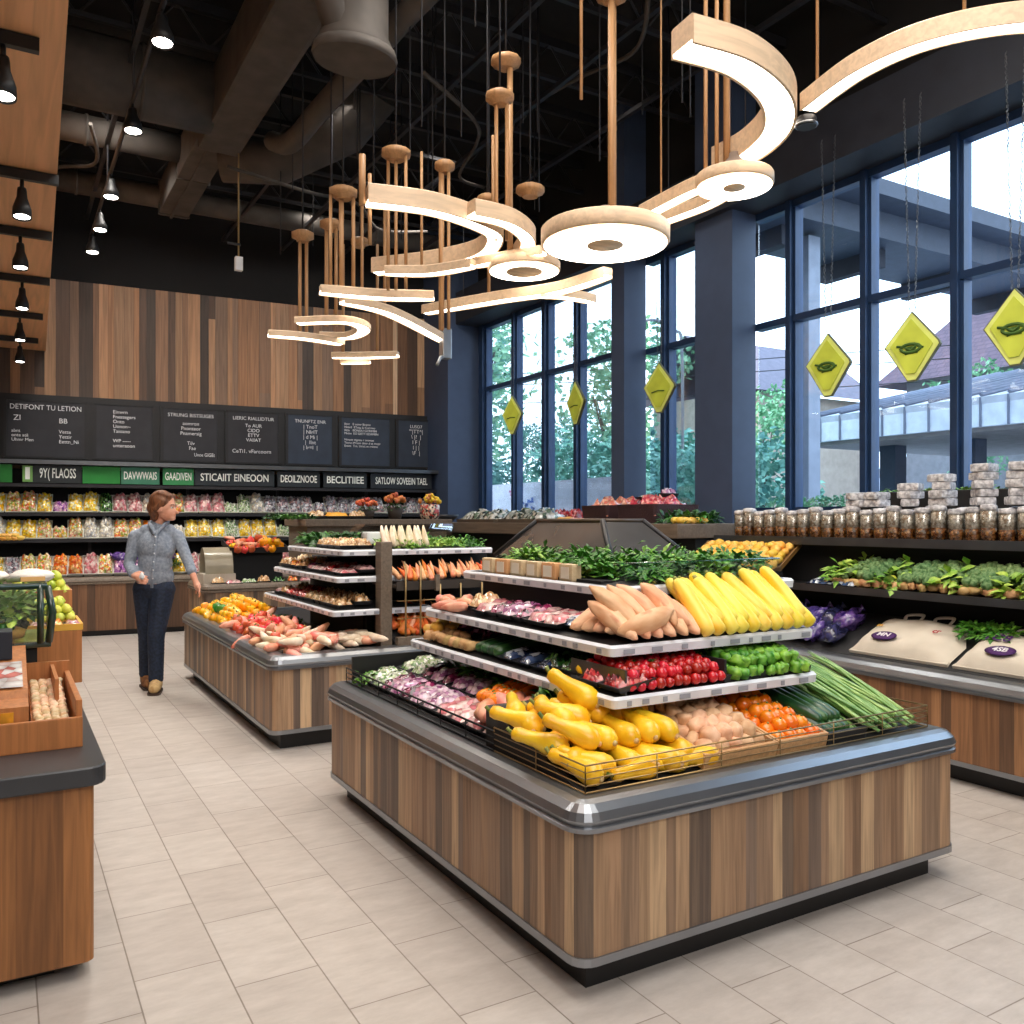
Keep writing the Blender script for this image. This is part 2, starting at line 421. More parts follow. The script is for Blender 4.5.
mb = MB(); mb.lathe([(.27, 4.40), (.28, 4.43), (.27, 4.47)], DUCT, 20, ab=(1, .8)); obj('flange', mb, t)
mb = MB(); mb.tube(catmull([(1.0, 5.0, 5.15), (1.35, 5.05, 5.2), (1.62, 5.15, 4.95), (1.8, 5.25, 4.62), (1.88, 5.3, 4.46)]), .1, DUCT, 12); tag(obj('elbow_duct', mb), 'short bent duct joining the mouth of the vertical oval duct', 'duct')
mb = MB(); mb.tube(catmull([(3.15, 5.0, 5.6), (2.7, 5.5, 5.3), (2.45, 6.2, 5.05), (2.3, 7.0, 4.9), (2.2, 7.6, 4.8), (2.15, 8.0, 4.95)]), .09, DUCT, 12); tag(obj('curved_duct', mb), 'long curved pipe sweeping down from the ceiling past the oval duct', 'duct')
mb = MB(); mb.tube([(1.9, 9.0, 5.1), (2.4, 8.8, 5.1), (2.9, 8.2, 5.3), (3.1, 7.8, 5.6)], .28, DUCT, 16, flat=.8); tag(obj('oval_air_duct', mb), 'oval duct beside the narrow end of the square-sided duct', 'duct')
mb = MB(); mb.box(2.9, 3.6, 5.25, 3.6, 4.5, 5.5, DUCT, bev=.02); tag(obj('duct_box', mb), 'flat metal box hanging under the ceiling near the top edge', 'duct')
k = Kind('steel_joist', 'beam', MB().box(0, -.03, 5.72, 6.1, .03, 5.8, DARK).box(0, -.02, 5.42, 6.1, .02, 5.46, DARK))
kj = []
for i in range(8): k.put(T(0, 3.4+i*1.05, 0), 'black open-web steel joist crossing under the dark ceiling', 'steel joists under the ceiling')
web = MB()
for j in range(12): web.tube([(j*.5, 0, 5.43), (j*.5+.25, 0, 5.75), (j*.5+.5, 0, 5.43)], .012, DARK, 5)
wm = web.mesh('web')
for o in [o for o in C.objects if o.name.startswith('steel_joist')]: obj('web', wm, o)
k = Kind('strut_channel', 'channel', MB().box(-.02, 0, 5.2, .02, 9, 5.24, DARK))
for x in (.9, 2.55, 3.35, 4.15, 5.0): k.put(T(x, 3, 0), 'thin black channel running lengthwise below the joists', 'channels under the ceiling')
k = Kind('conduit', 'pipe', MB().tube(catmull([(-.8, 0, 0), (0, .1, -.05), (.7, .6, .12), (1.2, 1.2, .1), (1.9, 1.4, .25)]), .018, DUCT, 6))
for i, (x, y, z) in enumerate(((2.6, 8.3, 4.75), (3.6, 6.6, 5.0), (4.3, 5.2, 5.15), (.9, 9.6, 5.1))): k.put(T(x, y, z) @ R(i*25), 'bent grey conduit among the ducts', 'bent conduits')
rod = Kind('hanger_rod', 'rod', MB().tube([(0, 0, 0), (0, 0, 1)], .006, DARK, 5))
for i in range(34): 
    z0 = U(4.0, 4.9); x, y = U(2.2, 5.4), U(4, 10)
    rod.put(T(x, y, z0) @ SC(1, 1, 6-z0), 'thin rod hanging straight down from the dark ceiling', 'hanger rods')
t = thing('hanging_sensor', 'small pale sensor on a long thin rod in front of the back wall boards', 'sensor', T(1.93, 8.4, 0))
mb = MB(); mb.tube([(0, 0, 3.95), (0, 0, 6)], .008, GOLD, 6); obj('rod', mb, t)
mb = MB(); mb.box(-.035, -.03, 3.82, .035, .03, 3.95, WHITE, bev=.006); mb.box(-.1, -.01, 4.06, .02, .01, 4.08, DARK); obj('housing', mb, t)

# ------------------------------------------------------------ spotlights
def spot(x, y, z, tilt, r, label, group, energy=60, rotz=0):
    t = thing('spotlight', label, 'spotlight', T(x, y, z) @ R(rotz) @ R(tilt, 'X'), group)
    mb = MB(); mb.lathe([(r*.45, 0), (r*.5, -.02), (r*.55, -.06), (r*.95, -.13), (r, -.19), (r*.9, -.19), (r*.85, -.175)], BLACK, 16); obj('shade', mb, t)
    mb = MB(); mb.lathe([(.001, -.174), (r*.86, -.176), (r*.86, -.180), (.001, -.182)], SPOTG, 16); obj('lens', mb, t)
    mb = MB(); mb.tube([(0, 0, -.01), (0, 0, .06)], .012, BLACK, 8); obj('stem', mb, t)
    if energy:
        l = bpy.data.lights.new('spot_beam', 'SPOT'); l.energy = energy; l.spot_size = math.radians(110); l.spot_blend = .8; l.shadow_soft_size = .12; l.color = (1, .93, .84)
        o = bpy.data.objects.new('spot_beam', l); C.objects.link(o); o.parent = t; o.location = (0, 0, -.2)
track = Kind('track_bar', 'track', MB().box(-1.6, -.02, 3.545, .0, .02, 3.605, BLACK))
for i, (y, xe, xl) in enumerate(((4.42, .14, .0), (6.11, .3, .1), (7.34, .316, .11), (8.75, .36, .145), (10.3, .36, .15), (11.7, .36, .17))):
    nth = ('nearest', 'second', 'third', 'fourth', 'fifth', 'farthest')[i]
    track.put(T(xe, y, 0), nth+' short black lighting track under the wooden soffit, counted from the front', 'soffit tracks')
    spot(xl, y, 3.49, -8, .054, 'black cone spotlight on the '+nth+' track under the wooden soffit', 'soffit spotlights', 0 if i % 2 else 55)
mb = MB(); mb.tube([(.9, 4.5, 4.82), (.9, 11.3, 4.82)], .018, DARK, 8)
for y in (5.5, 7.5, 9.5): mb.tube([(.9, y, 4.82), (.9, y, 6)], .01, DARK, 6)
tag(obj('lighting_rail', mb), 'long black rail carrying spotlights beside the square-sided duct', 'track')
for i, (x, y) in enumerate(((.9, 6.06), (.9, 7.55), (.9, 9.2), (.9, 10.3), (.9, 11.2))):
    spot(x, y, 4.76, -6, .074, 'black cone spotlight, '+('nearest', 'second', 'third', 'fourth', 'farthest')[i]+' on the long rail beside the ducts', 'rail spotlights', 150)

# ------------------------------------------------------------ menu boards and category signs
brd = plain('board_black', (44, 44, 49), .7); frm = plain('board_frame', (24, 24, 27), .5)
V = R(90, 'X')
heads = [('DETIFONT TU LETION', [('LEFT', -.36, .10, 'ZI\n', .13), ('LEFT', -.38, -.05, 'abnt\nonte atil\nUhmr Men', .075), ('LEFT', .14, .08, 'BB', .12), ('LEFT', .14, -.05, 'Vette\nYettir\nEettn_Ni', .085)]),
 ('', [('LEFT', -.18, .24, 'Einwrn\nFnestegers\nOnto\nUonon~\nTaioano\n\nWP -----\nunteraoon', .085)]),
 ('STRUNG BISTSUGES', [('CENTER', 0, .13, 'aomron\nPnonteor\nPnamersig\n\nTilv\n  Fae', .09), ('LEFT', .05, -.29, 'Unoe GIGEt', .09)]),
 ('LIERIC RIALLIDTUR', [('CENTER', 0, .14, 'To AUR\nCIDO\nETTV\nVAIIAT\n', .09), ('LEFT', -.36, -.22, 'CeTi1. vFarcoorn', .10)]),
 ('TNUNFTZ ENR', [('CENTER', 0, .16, '| TnoT\n| NIrIT\n| d Mi |\n|  IInt\n| Ir=I  |', .1)]),
 ('', [('LEFT', -.38, .24, 'Iltttr   E onmr Bramo\nNntrd  ETosa Ll Curmno\nIltttr   BDNOU GCRIMIN\nMntm  EO DETT EDAMIIN\n\nNmuet mgona r onwnat\nTtonc-Wnam ohnr d at mnpt\nEnnm  Tnt. Umts m rrtntto', .062)]),
 ('LUSO7', [('CENTER', 0, .16, "\"'|TT^|\n\\ |?  |\nI F |\nI | |\n\\F  |", .11)])]
zt, zb = 2.98, 2.23
mb = MB(); mb.box(-7.6, -.1, zb-.05, -.05, -.02, zt+.06, frm); struct('trim_4', mb, BM)['label'] = 'black backing panel behind the row of menu boards'
edges = [-5.9, -4.89, -4.08, -3.25, -2.43, -1.66, -.79, -.09]
lab = ['with a full-width heading over two columns of notes, at the soffit end', 'with one column of chalk lines and no heading', 'with a centred heading, three lines and a price block', 'with a heading over four short centred lines', 'with a small tumbler-shaped chalk drawing', 'with two dense columns of fine chalk lines', 'with a chalk sketch like tall letters, at the window end']
for i in range(7):
    a, b = edges[i]+.05, edges[i+1]-.05
    t = thing('menu_board', 'chalk menu board '+lab[i], 'menu board', BM @ T((a+b)/2, -.12, (zt+zb)/2), 'menu boards on the back wall')
    w = (b-a)/2
    mb = MB(); mb.box(-w, 0, -.35, w, .02, .35, brd if i < 4 else plain('board_blue', (46, 56, 72), .65)); obj('panel', mb, t)
    mb = MB()
    for s in (-1, 1): mb.box(s*w-.02, -.008, -.37, s*w+.02, .02, .37, frm); mb.box(-w, -.008, s*.36-.012, w, .02, s*.36+.012, frm)
    obj('board_frame', mb, t)
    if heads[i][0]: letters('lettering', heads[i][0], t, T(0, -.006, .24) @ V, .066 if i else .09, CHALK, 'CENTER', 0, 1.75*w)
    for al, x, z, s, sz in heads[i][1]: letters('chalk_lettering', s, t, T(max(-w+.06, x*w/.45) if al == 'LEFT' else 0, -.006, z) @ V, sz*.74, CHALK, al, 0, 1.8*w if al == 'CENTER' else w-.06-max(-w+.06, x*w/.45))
signs = [(-7.1, -5.75, (36, 130, 52), ''), (-5.58, -4.99, (38, 44, 46), '9Y( FLAOSS'), (-4.98, -4.55, (36, 134, 54), ''), (-4.54, -4.08, (64, 128, 100), 'DAVWWAIS'), (-4.04, -3.66, (56, 140, 84), 'GAADIVEN'), (-3.65, -2.61, (36, 44, 50), 'STICAIIT EINEOON'), (-2.57, -1.98, (36, 44, 50), 'DEOILZNOOE'), (-1.93, -1.3, (36, 44, 50), 'BECLITIIEE'), (-1.24, -.3, (30, 38, 46), 'SATLOW SOVEEIN TAEL')]
sl = ['plain green category sign nearest the soffit', 'dark category sign reading 9Y( FLAOSS', 'plain green category sign beside the teal one', 'teal category sign reading DAVWWAIS', 'green category sign reading GAADIVEN', 'long dark category sign reading STICAIIT EINEOON', 'dark category sign reading DEOILZNOOE', 'dark category sign reading BECLITIIEE', 'dark category sign reading SATLOW SOVEEIN TAEL at the window end']
for i, (a, b, c, s) in enumerate(signs):
    t = thing('category_sign', sl[i]+', over the back wall shelves', 'sign', BM @ T((a+b)/2, -.42, 2.02), 'category signs over the back shelves')
    w = (b-a)/2
    mb = MB(); mb.box(-w, 0, -.11, w, .03, .11, plain('sign_%d' % i, c, .6), bev=.004); obj('panel', mb, t)
    if i == 1:
        mb = MB(); mb.box(-w-.06, -.004, -.1, -w+.05, .0, .1, plain('sign_mark', (120, 170, 90), .6)); mb.box(-w-.03, -.008, -.07, -w+.02, -.004, .08, CREAM); obj('bottle_mark', mb, t)
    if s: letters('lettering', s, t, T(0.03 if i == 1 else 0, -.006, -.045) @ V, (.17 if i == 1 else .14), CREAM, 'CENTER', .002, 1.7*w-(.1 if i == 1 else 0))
mb = MB(); mb.box(-7.3, -.5, 2.14, -.02, -.06, 2.19, STEELD); mb.box(-7.3, -.44, 1.86, -.02, -.39, 1.9, DARK); tag(obj('shelf_header', mb, None, BM), 'grey metal ledge running above the category signs', 'ledge')
# ------------------------------------------------------------ pendant lamps: pale wood channels with a glowing underside
def ribbon(P, w, h, n=8, taper=False):
    """(housing, diffuser) following a path; the path runs along the centre of the underside"""
    P = catmull(P, n) if len(P) > 2 else [Vector(P[0]).lerp(Vector(P[1]), i/8) for i in range(9)]
    H, D = [], []
    for i, p in enumerate(P):
        t = (P[min(i+1, len(P)-1)]-P[max(i-1, 0)]); t.z = 0; t.normalize(); s = Vector((-t.y, t.x, 0))
        f = 1-.35*abs(2*i/(len(P)-1)-1)**3 if taper else 1
        a = w/2*f; z = Vector((0, 0, 1))
        H.append([p-s*a, p-s*a+z*h, p-s*a*.85+z*(h+.008), p+s*a*.85+z*(h+.008), p+s*a+z*h, p+s*a, p+s*a*.84, p+s*a*.84+z*.02, p-s*a*.84+z*.02, p-s*a*.84])
        D.append([p-s*a*.83+z*.006, p-s*a*.83+z*.018, p+s*a*.83+z*.018, p+s*a*.83+z*.006])
    return MB().loops(H, WOODL, smooth=False), MB().loops(D, LED, smooth=False)
def pend_arc(label, P, z, w, h, poles=(), canopy=(), taper=False, extra=(), zs=None):
    """an arc lamp; poles: (x, y, bottom, top); canopy: (x, y, z, radius) plate with wires up to the ceiling"""
    t = thing('pendant_lamp', label, 'pendant lamp', T(P[0][0], P[0][1], z), 'sculptural wooden pendant lamps')
    q = [(x-P[0][0], y-P[0][1], (zs[i] if zs else 0)) for i, (x, y) in enumerate(P)]
    a, b = ribbon(q, w, h, taper=taper); obj('lamp_housing', a, t); obj('diffuser', b, t)
    for e in extra:
        q2 = [(x-P[0][0], y-P[0][1], e[1]) for x, y in e[0]]
        a, b = ribbon(q2, e[2], e[3], taper=taper); obj('lamp_housing', a, t); obj('diffuser', b, t)
    hang(t, P[0][0], P[0][1], z, poles, canopy); return t
def hang(t, x0, y0, z, poles, canopy):
    for x, y, a, b, r in poles:
        mb = MB(); mb.tube([(x-x0, y-y0, a-z), (x-x0, y-y0, b-z)], r, POLEW, 8); obj('pole', mb, t)
    for x, y, c, r in canopy:
        mb = MB(); mb.lathe([(r*.55, c-.05), (r*.6, c-.03), (r, c-.02), (r, c+.015), (r*.7, c+.03), (r*.3, c+.035)], POLEW, 10, T(x-x0, y-y0, -z)); obj('canopy_plate', mb, t)
        mb = MB(); mb.tube([(x-x0, y-y0, c-z), (x-x0, y-y0, 6-z)], .007, DARK, 5); obj('cable', mb, t)
def pend_disc(label, x, y, z, r, h, poles, canopy, hub=.28, hole=False, cone=True):
    t = thing('disc_lamp', label, 'pendant lamp', T(x, y, z), 'sculptural wooden pendant lamps')
    mb = MB(); mb.lathe([(r*.97, 0), (r, .01), (r, h-.01), (r*.97, h), (r*.5, h+.01), (.02, h+.012)], WOODL, 40); obj('lamp_housing', mb, t)
    mb = MB(); mb.loops([[Vector((rr*math.cos(2*PI*k/40), rr*math.sin(2*PI*k/40), zz)) for k in range(40)] for rr, zz in ((r*.955, -.003), (r*hub, -.003))], LED, caps=(False, False)); obj('diffuser', mb, t)
    mb = MB(); mb.lathe([(.001, -.006), (r*hub, -.006), (r*hub, .012)], WOODL, 30); obj('hub', mb, t)
    if cone:
        mb = MB(); mb.lathe([(r*.42, h), (r*.38, h+.05), (r*.16, h+.1), (.03, h+.13)], plain('taupe_cone', (120, 104, 92), .6), 20); obj('cone', mb, t)
    hang(t, x, y, z, poles, canopy); return t
pend_disc('largest round disc lamp, a glowing ring around a wooden hub', 3.11, 4.18, 3.1, .385, .1, [(3.15, 4.17, 3.2, 4.62, .022), (3.19, 4.2, 3.25, 4.62, .016), (3.02, 4.3, 4.0, 6, .01)], [(3.16, 4.18, 4.62, .1)])
pend_disc('small glowing disc lamp at the end of the forked arms', 3.69, 3.70, 3.4, .225, .07, [(3.66, 3.73, 3.47, 6, .02), (3.6, 3.75, 3.47, 4.6, .012), (3.56, 3.8, 3.47, 4.6, .012)], [])
pend_disc('half-hidden glowing disc lamp just behind the largest disc', 2.98, 4.9, 3.1, .24, .06, [(2.9, 4.95, 3.15, 4.5, .02), (2.8, 5.0, 3.15, 4.0, .012)], [(2.88, 4.97, 4.5, .1), (3.15, 5.1, 3.74, .1)], hub=.5)
pend_arc('thick C-shaped arc lamp high up, open toward the ducts', [(2.66, 2.99), (3.0, 2.97), (3.365, 3.091), (3.634, 3.317), (3.765, 3.609), (3.784, 3.896)], 3.58, .17, .13, [(3.66, 3.73, 3.6, 6, .016)])
la = pend_arc('long slim arc lamp sweeping up to the top corner by the windows', [(3.655, 3.131), (3.567, 2.743), (3.615, 2.409), (3.844, 2.118), (4.2, 1.95)], 3.6, .1, .09, [(3.63, 3.05, 3.66, 6, .008), (3.7, 2.3, 3.66, 6, .008)])
mb = MB(); mb.lathe([(.05, 0), (.055, .02), (.05, .05), (.02, .06)], DARK, 16)
t = obj('end_puck', mb, la, T(.01, .02, -.07)); obj('rim', MB().tube([(.055*math.cos(a*PI/8), .055*math.sin(a*PI/8), .01) for a in range(17)], .006, STEEL, 6), t)
pend_arc('forked pair of arms leading from the small disc lamp toward the largest disc', [(3.571, 4.371), (3.551, 3.925), (3.58, 3.7)], 3.4, .1, .07, [(3.56, 4.2, 3.45, 6, .006)], extra=[([(3.72, 4.4), (3.76, 4.05), (3.745, 3.86)], -.01, .1, .06)])
pend_arc('big U-shaped arc lamp hung between wooden poles, its open end toward the soffit', [(1.742, 4.545), (2.097, 4.481), (2.453, 4.565), (2.649, 4.707), (2.734, 5.062), (2.555, 5.459), (2.28, 5.796)], 3.2, .11, .1,
         [(1.72, 4.56, 3.2, 3.48, .02), (1.78, 4.6, 3.0, 3.4, .012), (2.28, 5.41, 3.0, 3.9, .012), (2.33, 5.36, 3.0, 3.9, .012), (2.24, 5.45, 3.0, 3.9, .012), (2.58, 5.33, 2.75, 3.9, .02), (2.62, 5.3, 2.75, 3.85, .012)], [(2.28, 5.41, 3.92, .1), (2.6, 5.32, 3.87, .07)],
         extra=[([(2.33, 4.42), (2.6, 4.45), (2.857, 4.652), (3.0, 5.0)], .0, .1, .09)])
pend_arc('short curved blade lamp hung from the round plate with two poles', [(2.7, 5.08), (2.82, 4.86), (2.96, 4.62)], 3.13, .1, .05, [(2.66, 4.71, 3.2, 4.08, .013), (2.72, 4.68, 3.2, 4.08, .013)], [(2.68, 4.7, 4.1, .09), (2.8, 5.08, 3.6, .07)], True)
pend_arc('straight blade lamp with rounded tip, third highest at the soffit end', [(1.873, 5.774), (2.278, 5.691), (2.616, 5.524)], 3.0, .13, .05, [(2.02, 5.76, 3.05, 3.7, .018), (2.1, 5.74, 3.05, 3.75, .014), (1.95, 5.78, 3.05, 3.7, .012)], [(2.03, 5.75, 3.72, .1)], True)
db = pend_arc('drooping blade lamp ending in a metal bracket below the U-shaped arc', [(2.135, 6.074), (2.558, 6.187), (3.178, 6.44)], 3.0, .12, .05, [(2.3, 6.1, 3.05, 3.85, .012), (2.5, 6.15, 3.05, 3.85, .012)], [(2.4, 6.12, 3.86, .08)], True, zs=(0.03, 0.02, -.1))
mb = MB(); mb.box(-.03, -.03, -.05, .05, .05, .2, STEEL, bev=.01); mb.tube([(0, 0, -.03), (-.06, -.04, -.05), (-.1, -.06, -.12)], .014, STEEL, 8)
obj('lamp_bracket', mb, db, T(3.12-2.135, 6.38-6.074, -.18))
pend_arc('long branching blade lamp passing under the largest disc toward the windows', [(2.74, 5.95), (3.044, 5.336), (3.277, 4.917), (3.338, 4.456)], 3.0, .12, .06, [(3.0, 5.42, 3.05, 3.7, .012)], [(3.0, 5.42, 3.72, .07)], True, extra=[([(3.2, 5.053), (3.365, 4.987), (3.617, 5.0)], -.01, .1, .05)])
pend_arc('small blade lamp tucked under the U-shaped arc', [(2.189, 5.382), (2.447, 5.23), (2.62, 4.945)], 3.08, .1, .05, [(2.4, 5.26, 3.1, 3.9, .01)], (), True)
pend_arc('lowest but one blade lamp, pointed, at the soffit end of the group', [(1.78, 6.769), (2.061, 6.731), (2.392, 6.805)], 2.88, .13, .04, [(2.02, 6.73, 2.9, 3.68, .014), (2.07, 6.72, 2.9, 3.68, .014)], [(2.04, 6.72, 3.7, .09)], True)
pend_arc('looped ring lamp open on one side, just above the pointed blade', [(1.903, 6.413), (2.202, 6.198), (2.411, 6.355), (2.421, 6.696), (2.212, 6.82)], 2.92, .11, .04, [(2.16, 6.5, 2.95, 3.72, .016), (2.22, 6.45, 2.95, 3.72, .014)], [(2.19, 6.48, 3.74, .09)])
pend_arc('lowest blade lamp at the far end of the pendant group', [(2.419, 7.135), (2.662, 6.992), (2.887, 6.807)], 2.83, .12, .04, [(2.5, 7.08, 2.85, 3.8, .013), (2.75, 6.93, 2.85, 3.8, .013)], [(2.62, 7.0, 3.82, .08)], True, extra=[([(2.518, 7.2), (2.732, 7.056)], -.03, .08, .03)])

# ------------------------------------------------------------ diamond window signs
yel = plain('diamond_yellow', (186, 196, 66), .5, emit=.1, var=.08); yel2 = plain('diamond_lime', (208, 216, 116), .5, emit=.1); emb = plain('diamond_mark', (58, 92, 26), .7); grim = plain('diamond_edge', (96, 98, 70), .6)  # both sign yellows carry a faint added glow, though no lamps
def dia(mb, a, b, x0, x1, m):
    L = [(0, b), (a, .06*b), (a*.9, -.06*b), (.03, -b), (-.03, -b), (-a, -.02*b), (-a*.95, .08*b)]
    mb.loops([[Vector((x0, y, z)) for y, z in L], [Vector((x1, y, z)) for y, z in L]], m, smooth=False)
for i, (y, z, lab) in enumerate(((9.5, 2.79, 'smallest yellow diamond sign, hanging in front of the farthest window bay'), (8.08, 2.78, 'yellow diamond sign second from the back wall'), (6.63, 2.76, 'yellow diamond sign between the two pillars'), (4.6, 2.67, 'yellow diamond sign just beside the near pillar'), (3.87, 2.69, 'yellow diamond sign over the middle of the jar shelf'), (3.14, 2.69, 'yellow diamond sign cut by the picture edge, nearest of the window signs'))):
    t = thing('diamond_sign', lab, 'sign', T(5.6, y, z) @ R((8, -5, 10, 6, 10, 4)[i]), 'yellow diamond window signs')
    mb = MB(); dia(mb, .2, .25, -.008, .02, grim); dia(mb, .19, .24, -.012, -.008, yel2); obj('border', mb, t)
    mb = MB(); dia(mb, .15, .195, -.022, -.011, yel); obj('panel', mb, t)
    if i > 2:
        mb = MB(); mb.ball((-.02, 0, -.017), (.006, .045, .018), emb, 12, 6); mb.tube([(-.024, .07*math.cos(a*.5), .03*math.sin(a*.5)-.015) for a in range(14)], .012, emb, 6); mb.tube([(-.024, -.09, -.02), (-.024, -.04, .0), (-.024, 0, -.03), (-.024, .05, .0), (-.024, .1, .01)], .009, emb, 6); mb.tube([(-.024, -.05, -.05), (-.024, 0, -.045), (-.024, .04, -.055)], .006, emb, 6)
    else: mb = MB(); mb.tube([(-.024, -.08, -.04), (-.024, 0, -.03), (-.024, .08, -.045)], .006, emb, 6)
    obj('emblem', mb, t)
    n = 50 if i > 2 else 20
    for s in (-1, 1):
        mb = MB()
        for k in range(n):
            mb.tube([(.006*math.cos(a*PI/3+k), s*(.02+.0008*k)+.006*math.sin(a*PI/3+k), .26+k*.031+.016*math.cos(a*PI/3)) for a in range(7)], .0025, STEELD, 4)
        obj('chain', mb, t)
# ------------------------------------------------------------ display islands and counters
RZ = .6
RAILP = [(-.09, .57), (-.09, .6), (-.035, .6), (-.01, .592), (.012, .572), (.022, .548), (.012, .53), (.02, .525), (.02, .512), (.0, .508)]
def base_unit(name, label, rect, seed, r=.06, kick=.075, rail=STEEL, pal=PAL, rz=0, wid=(.035, .085), trim=True, up=0, M=None):
    t = thing(name, label, 'display island' if 'island' in name else 'counter', M)
    x0, y0, x1, y1 = rect
    obj('board_cladding', planks(rect, r, .13 if trim else .07, .52+up, seed, wid, pal), t)
    mb = MB(); mb.loops([[Vector((x, y, z)) for x, y in rrect(*rect, .04, -kick)] for z in (0, .12)], BLACK, smooth=False); obj('kick_base', mb, t)
    if trim:
        mb = MB(); ringsweep(mb, rect, r, [(-.14, .106), (.006, .106), (.006, .132), (-.02, .132)], STEEL); obj('trim_band', mb, t)
    mb = MB(); ringsweep(mb, rect, r, [(o, z+up) for o, z in RAILP], rail); obj('rail', mb, t)
    mb = MB(); mb.face([mb.bm.verts.new((x, y, .575+up)) for x, y in rrect(*rect, r, -.08)], BLACK); obj('deck', mb, t)
    return t
def shelf(t, rect, z, th=.035, rim=.04, slope=.05, name='shelf', x_in=.3):
    """tray shelf: dark slab that rises toward the core, with a pale price strip round its edge as a sub-part"""
    x0, y0, x1, y1 = rect
    mb = MB(); mb.loops([[Vector((x, y, z+zz)) for x, y in rrect(x0, y0, x1, y1, .01, o, 1)] for o, zz in ((0, 0), (0, .012), (-.004, .014), (-x_in, .014+slope))], plain('shelf_black', (28, 28, 30), .45), caps=(False, True), smooth=False)
    mb.loops([[Vector((x, y, z+zz)) for x, y in rrect(x0, y0, x1, y1, .01, o, 1)] for o, zz in ((0, 0), (-x_in, -.01+slope*.8))], plain('shelf_black', (28, 28, 30), .45), caps=(False, True), smooth=False)
    s = obj(name, mb, t)
    mb = MB(); ringsweep(mb, rect, .01, [(-.004, z-.018), (.012, z-.02), (.016, z+.010), (.006, z+.02), (-.004, z+.018)], PRICE); obj('price_strip', mb, s)
    q = random.Random(int(z*1000)); mb = MB(); tg = plain('price_tag', (150, 154, 164), .5)
    for (ax, a, b) in (('y', y0, y1), ('x', x0, x1)):
        v = a+.04
        while v < b-.06:
            w = q.choice((.02, .03, .05))
            if ax == 'y': mb.box(x0-.0175, v, z-.014, x0-.0165, v+w, z+.004, tg)
            else: mb.box(v, y0-.0175, z-.014, v+w, y0-.0165, z+.004, tg)
            v += w+q.uniform(.04, .12)
    obj('price_tags', mb, s)
    return s
def frame_tray(M, w, l, h, name, label, mat, group=None, wall=.012, cat='tray', back=None):
    """open tray: front edge at M's origin, l runs up the slope along y; parts: bottom, front, back, sides"""
    t = thing(name, label, cat, M, group)
    obj('bottom', MB().box(-w/2, 0, 0, w/2, l, .008, mat), t)
    obj('front_panel', MB().box(-w/2, 0, .008, w/2, wall, h, mat), t)
    obj('back_panel', MB().box(-w/2, l-wall, .008, w/2, l, back or h, mat), t)
    for s in (-1, 1): obj('side_panel', MB().box(min(s*w/2, s*(w/2-wall)), wall, .008, max(s*w/2, s*(w/2-wall)), l-wall, h, mat), t)
    return t
def wire_fence(mb, P, z0, z1, m, n=4, r=.003, posts=.14):
    for i in range(n):
        z = z0+(z1-z0)*i/(n-1)
        mb.tube([(x, y, z) for x, y in P], r*(1.5 if i in (0, n-1) else 1), m, 5)
    for (a, b) in zip(P, P[1:]):
        d = math.dist(a, b); k = max(1, int(d/posts))
        for j in range(k+1):
            x, y = a[0]+(b[0]-a[0])*j/k, a[1]+(b[1]-a[1])*j/k
            mb.tube([(x, y, z0), (x, y, z1)], r, m, 5)

# near island
I1 = (1.48, 2.115, 3.35, 4.42)
near = base_unit('produce_island', 'big nearest display island clad in striped boards with a steel bumper rail', I1, 11)
obj('core', MB().box(2.1, 2.85, .575, 2.7, 3.85, 1.2, BLACKM), near)
sh1 = shelf(near, (1.80, 2.364, 2.79, 4.05), .825)
sh2 = shelf(near, (1.86, 2.46, 2.88, 4.0), .985)
sh3 = shelf(near, (2.06, 2.70, 3.04, 3.97), 1.17, name='top_deck', slope=.03)
hoodm = plain('smoked_hood', (74, 72, 72), .25, .1, coat=.5)
mb = MB(); mb.loops([[Vector((x, y, z)) for x, y in ((a, c), (b, c), (b, d), (a, d))] for a, b, c, d, z in ((2.42, 2.92, 3.2, 4.3, 1.25), (2.53, 2.78, 3.42, 4.02, 1.445), (2.55, 2.76, 3.44, 4.0, 1.445))], hoodm, smooth=False); h = obj('hood', mb, near)
mb = MB()
for a, b in (((2.42, 3.2), (2.53, 3.42)), ((2.92, 3.2), (2.78, 3.42)), ((2.42, 4.3), (2.53, 4.02))): mb.tube([(a[0], a[1], 1.25), (b[0], b[1], 1.447)], .014, DARK, 6)
mb.tube([(2.53, 4.02, 1.447), (2.53, 3.42, 1.447), (2.78, 3.42, 1.447)], .012, plain('hood_trim', (70, 54, 40), .5), 6); obj('hood_frame', mb, h)
mb = MB(); mb.quad([(2.09, 2.725, 1.19), (3.02, 2.725, 1.19), (3.02, 2.74, 1.275), (2.09, 2.74, 1.275)], FILM); mb.quad([(3.02, 2.725, 1.19), (3.02, 3.9, 1.19), (3.005, 3.9, 1.275), (3.005, 2.74, 1.275)], FILM)
mb.tube([(2.09, 2.74, 1.277), (3.01, 2.74, 1.277), (3.01, 3.9, 1.277)], .004, clear('green_glass_edge', (140, 200, 160), .1), 5); obj('glass_guard', mb, near)
mb = MB(); wire_fence(mb, [(1.55, 4.34), (1.55, 2.76)], .605, .675, WIREB, 4, .003, .2); obj('wire_guard', mb, near)
mb = MB(); wire_fence(mb, [(1.55, 2.76), (1.55, 2.185), (3.26, 2.185), (3.26, 2.9)], .605, .69, GOLD, 5, .0022, .28); obj('wire_guard', mb, near)['label'] = 'brass wire guard round the front bins'
obj('end_panel', MB().box(1.58, 4.33, .575, 3.2, 4.345, .73, BLACK), near)

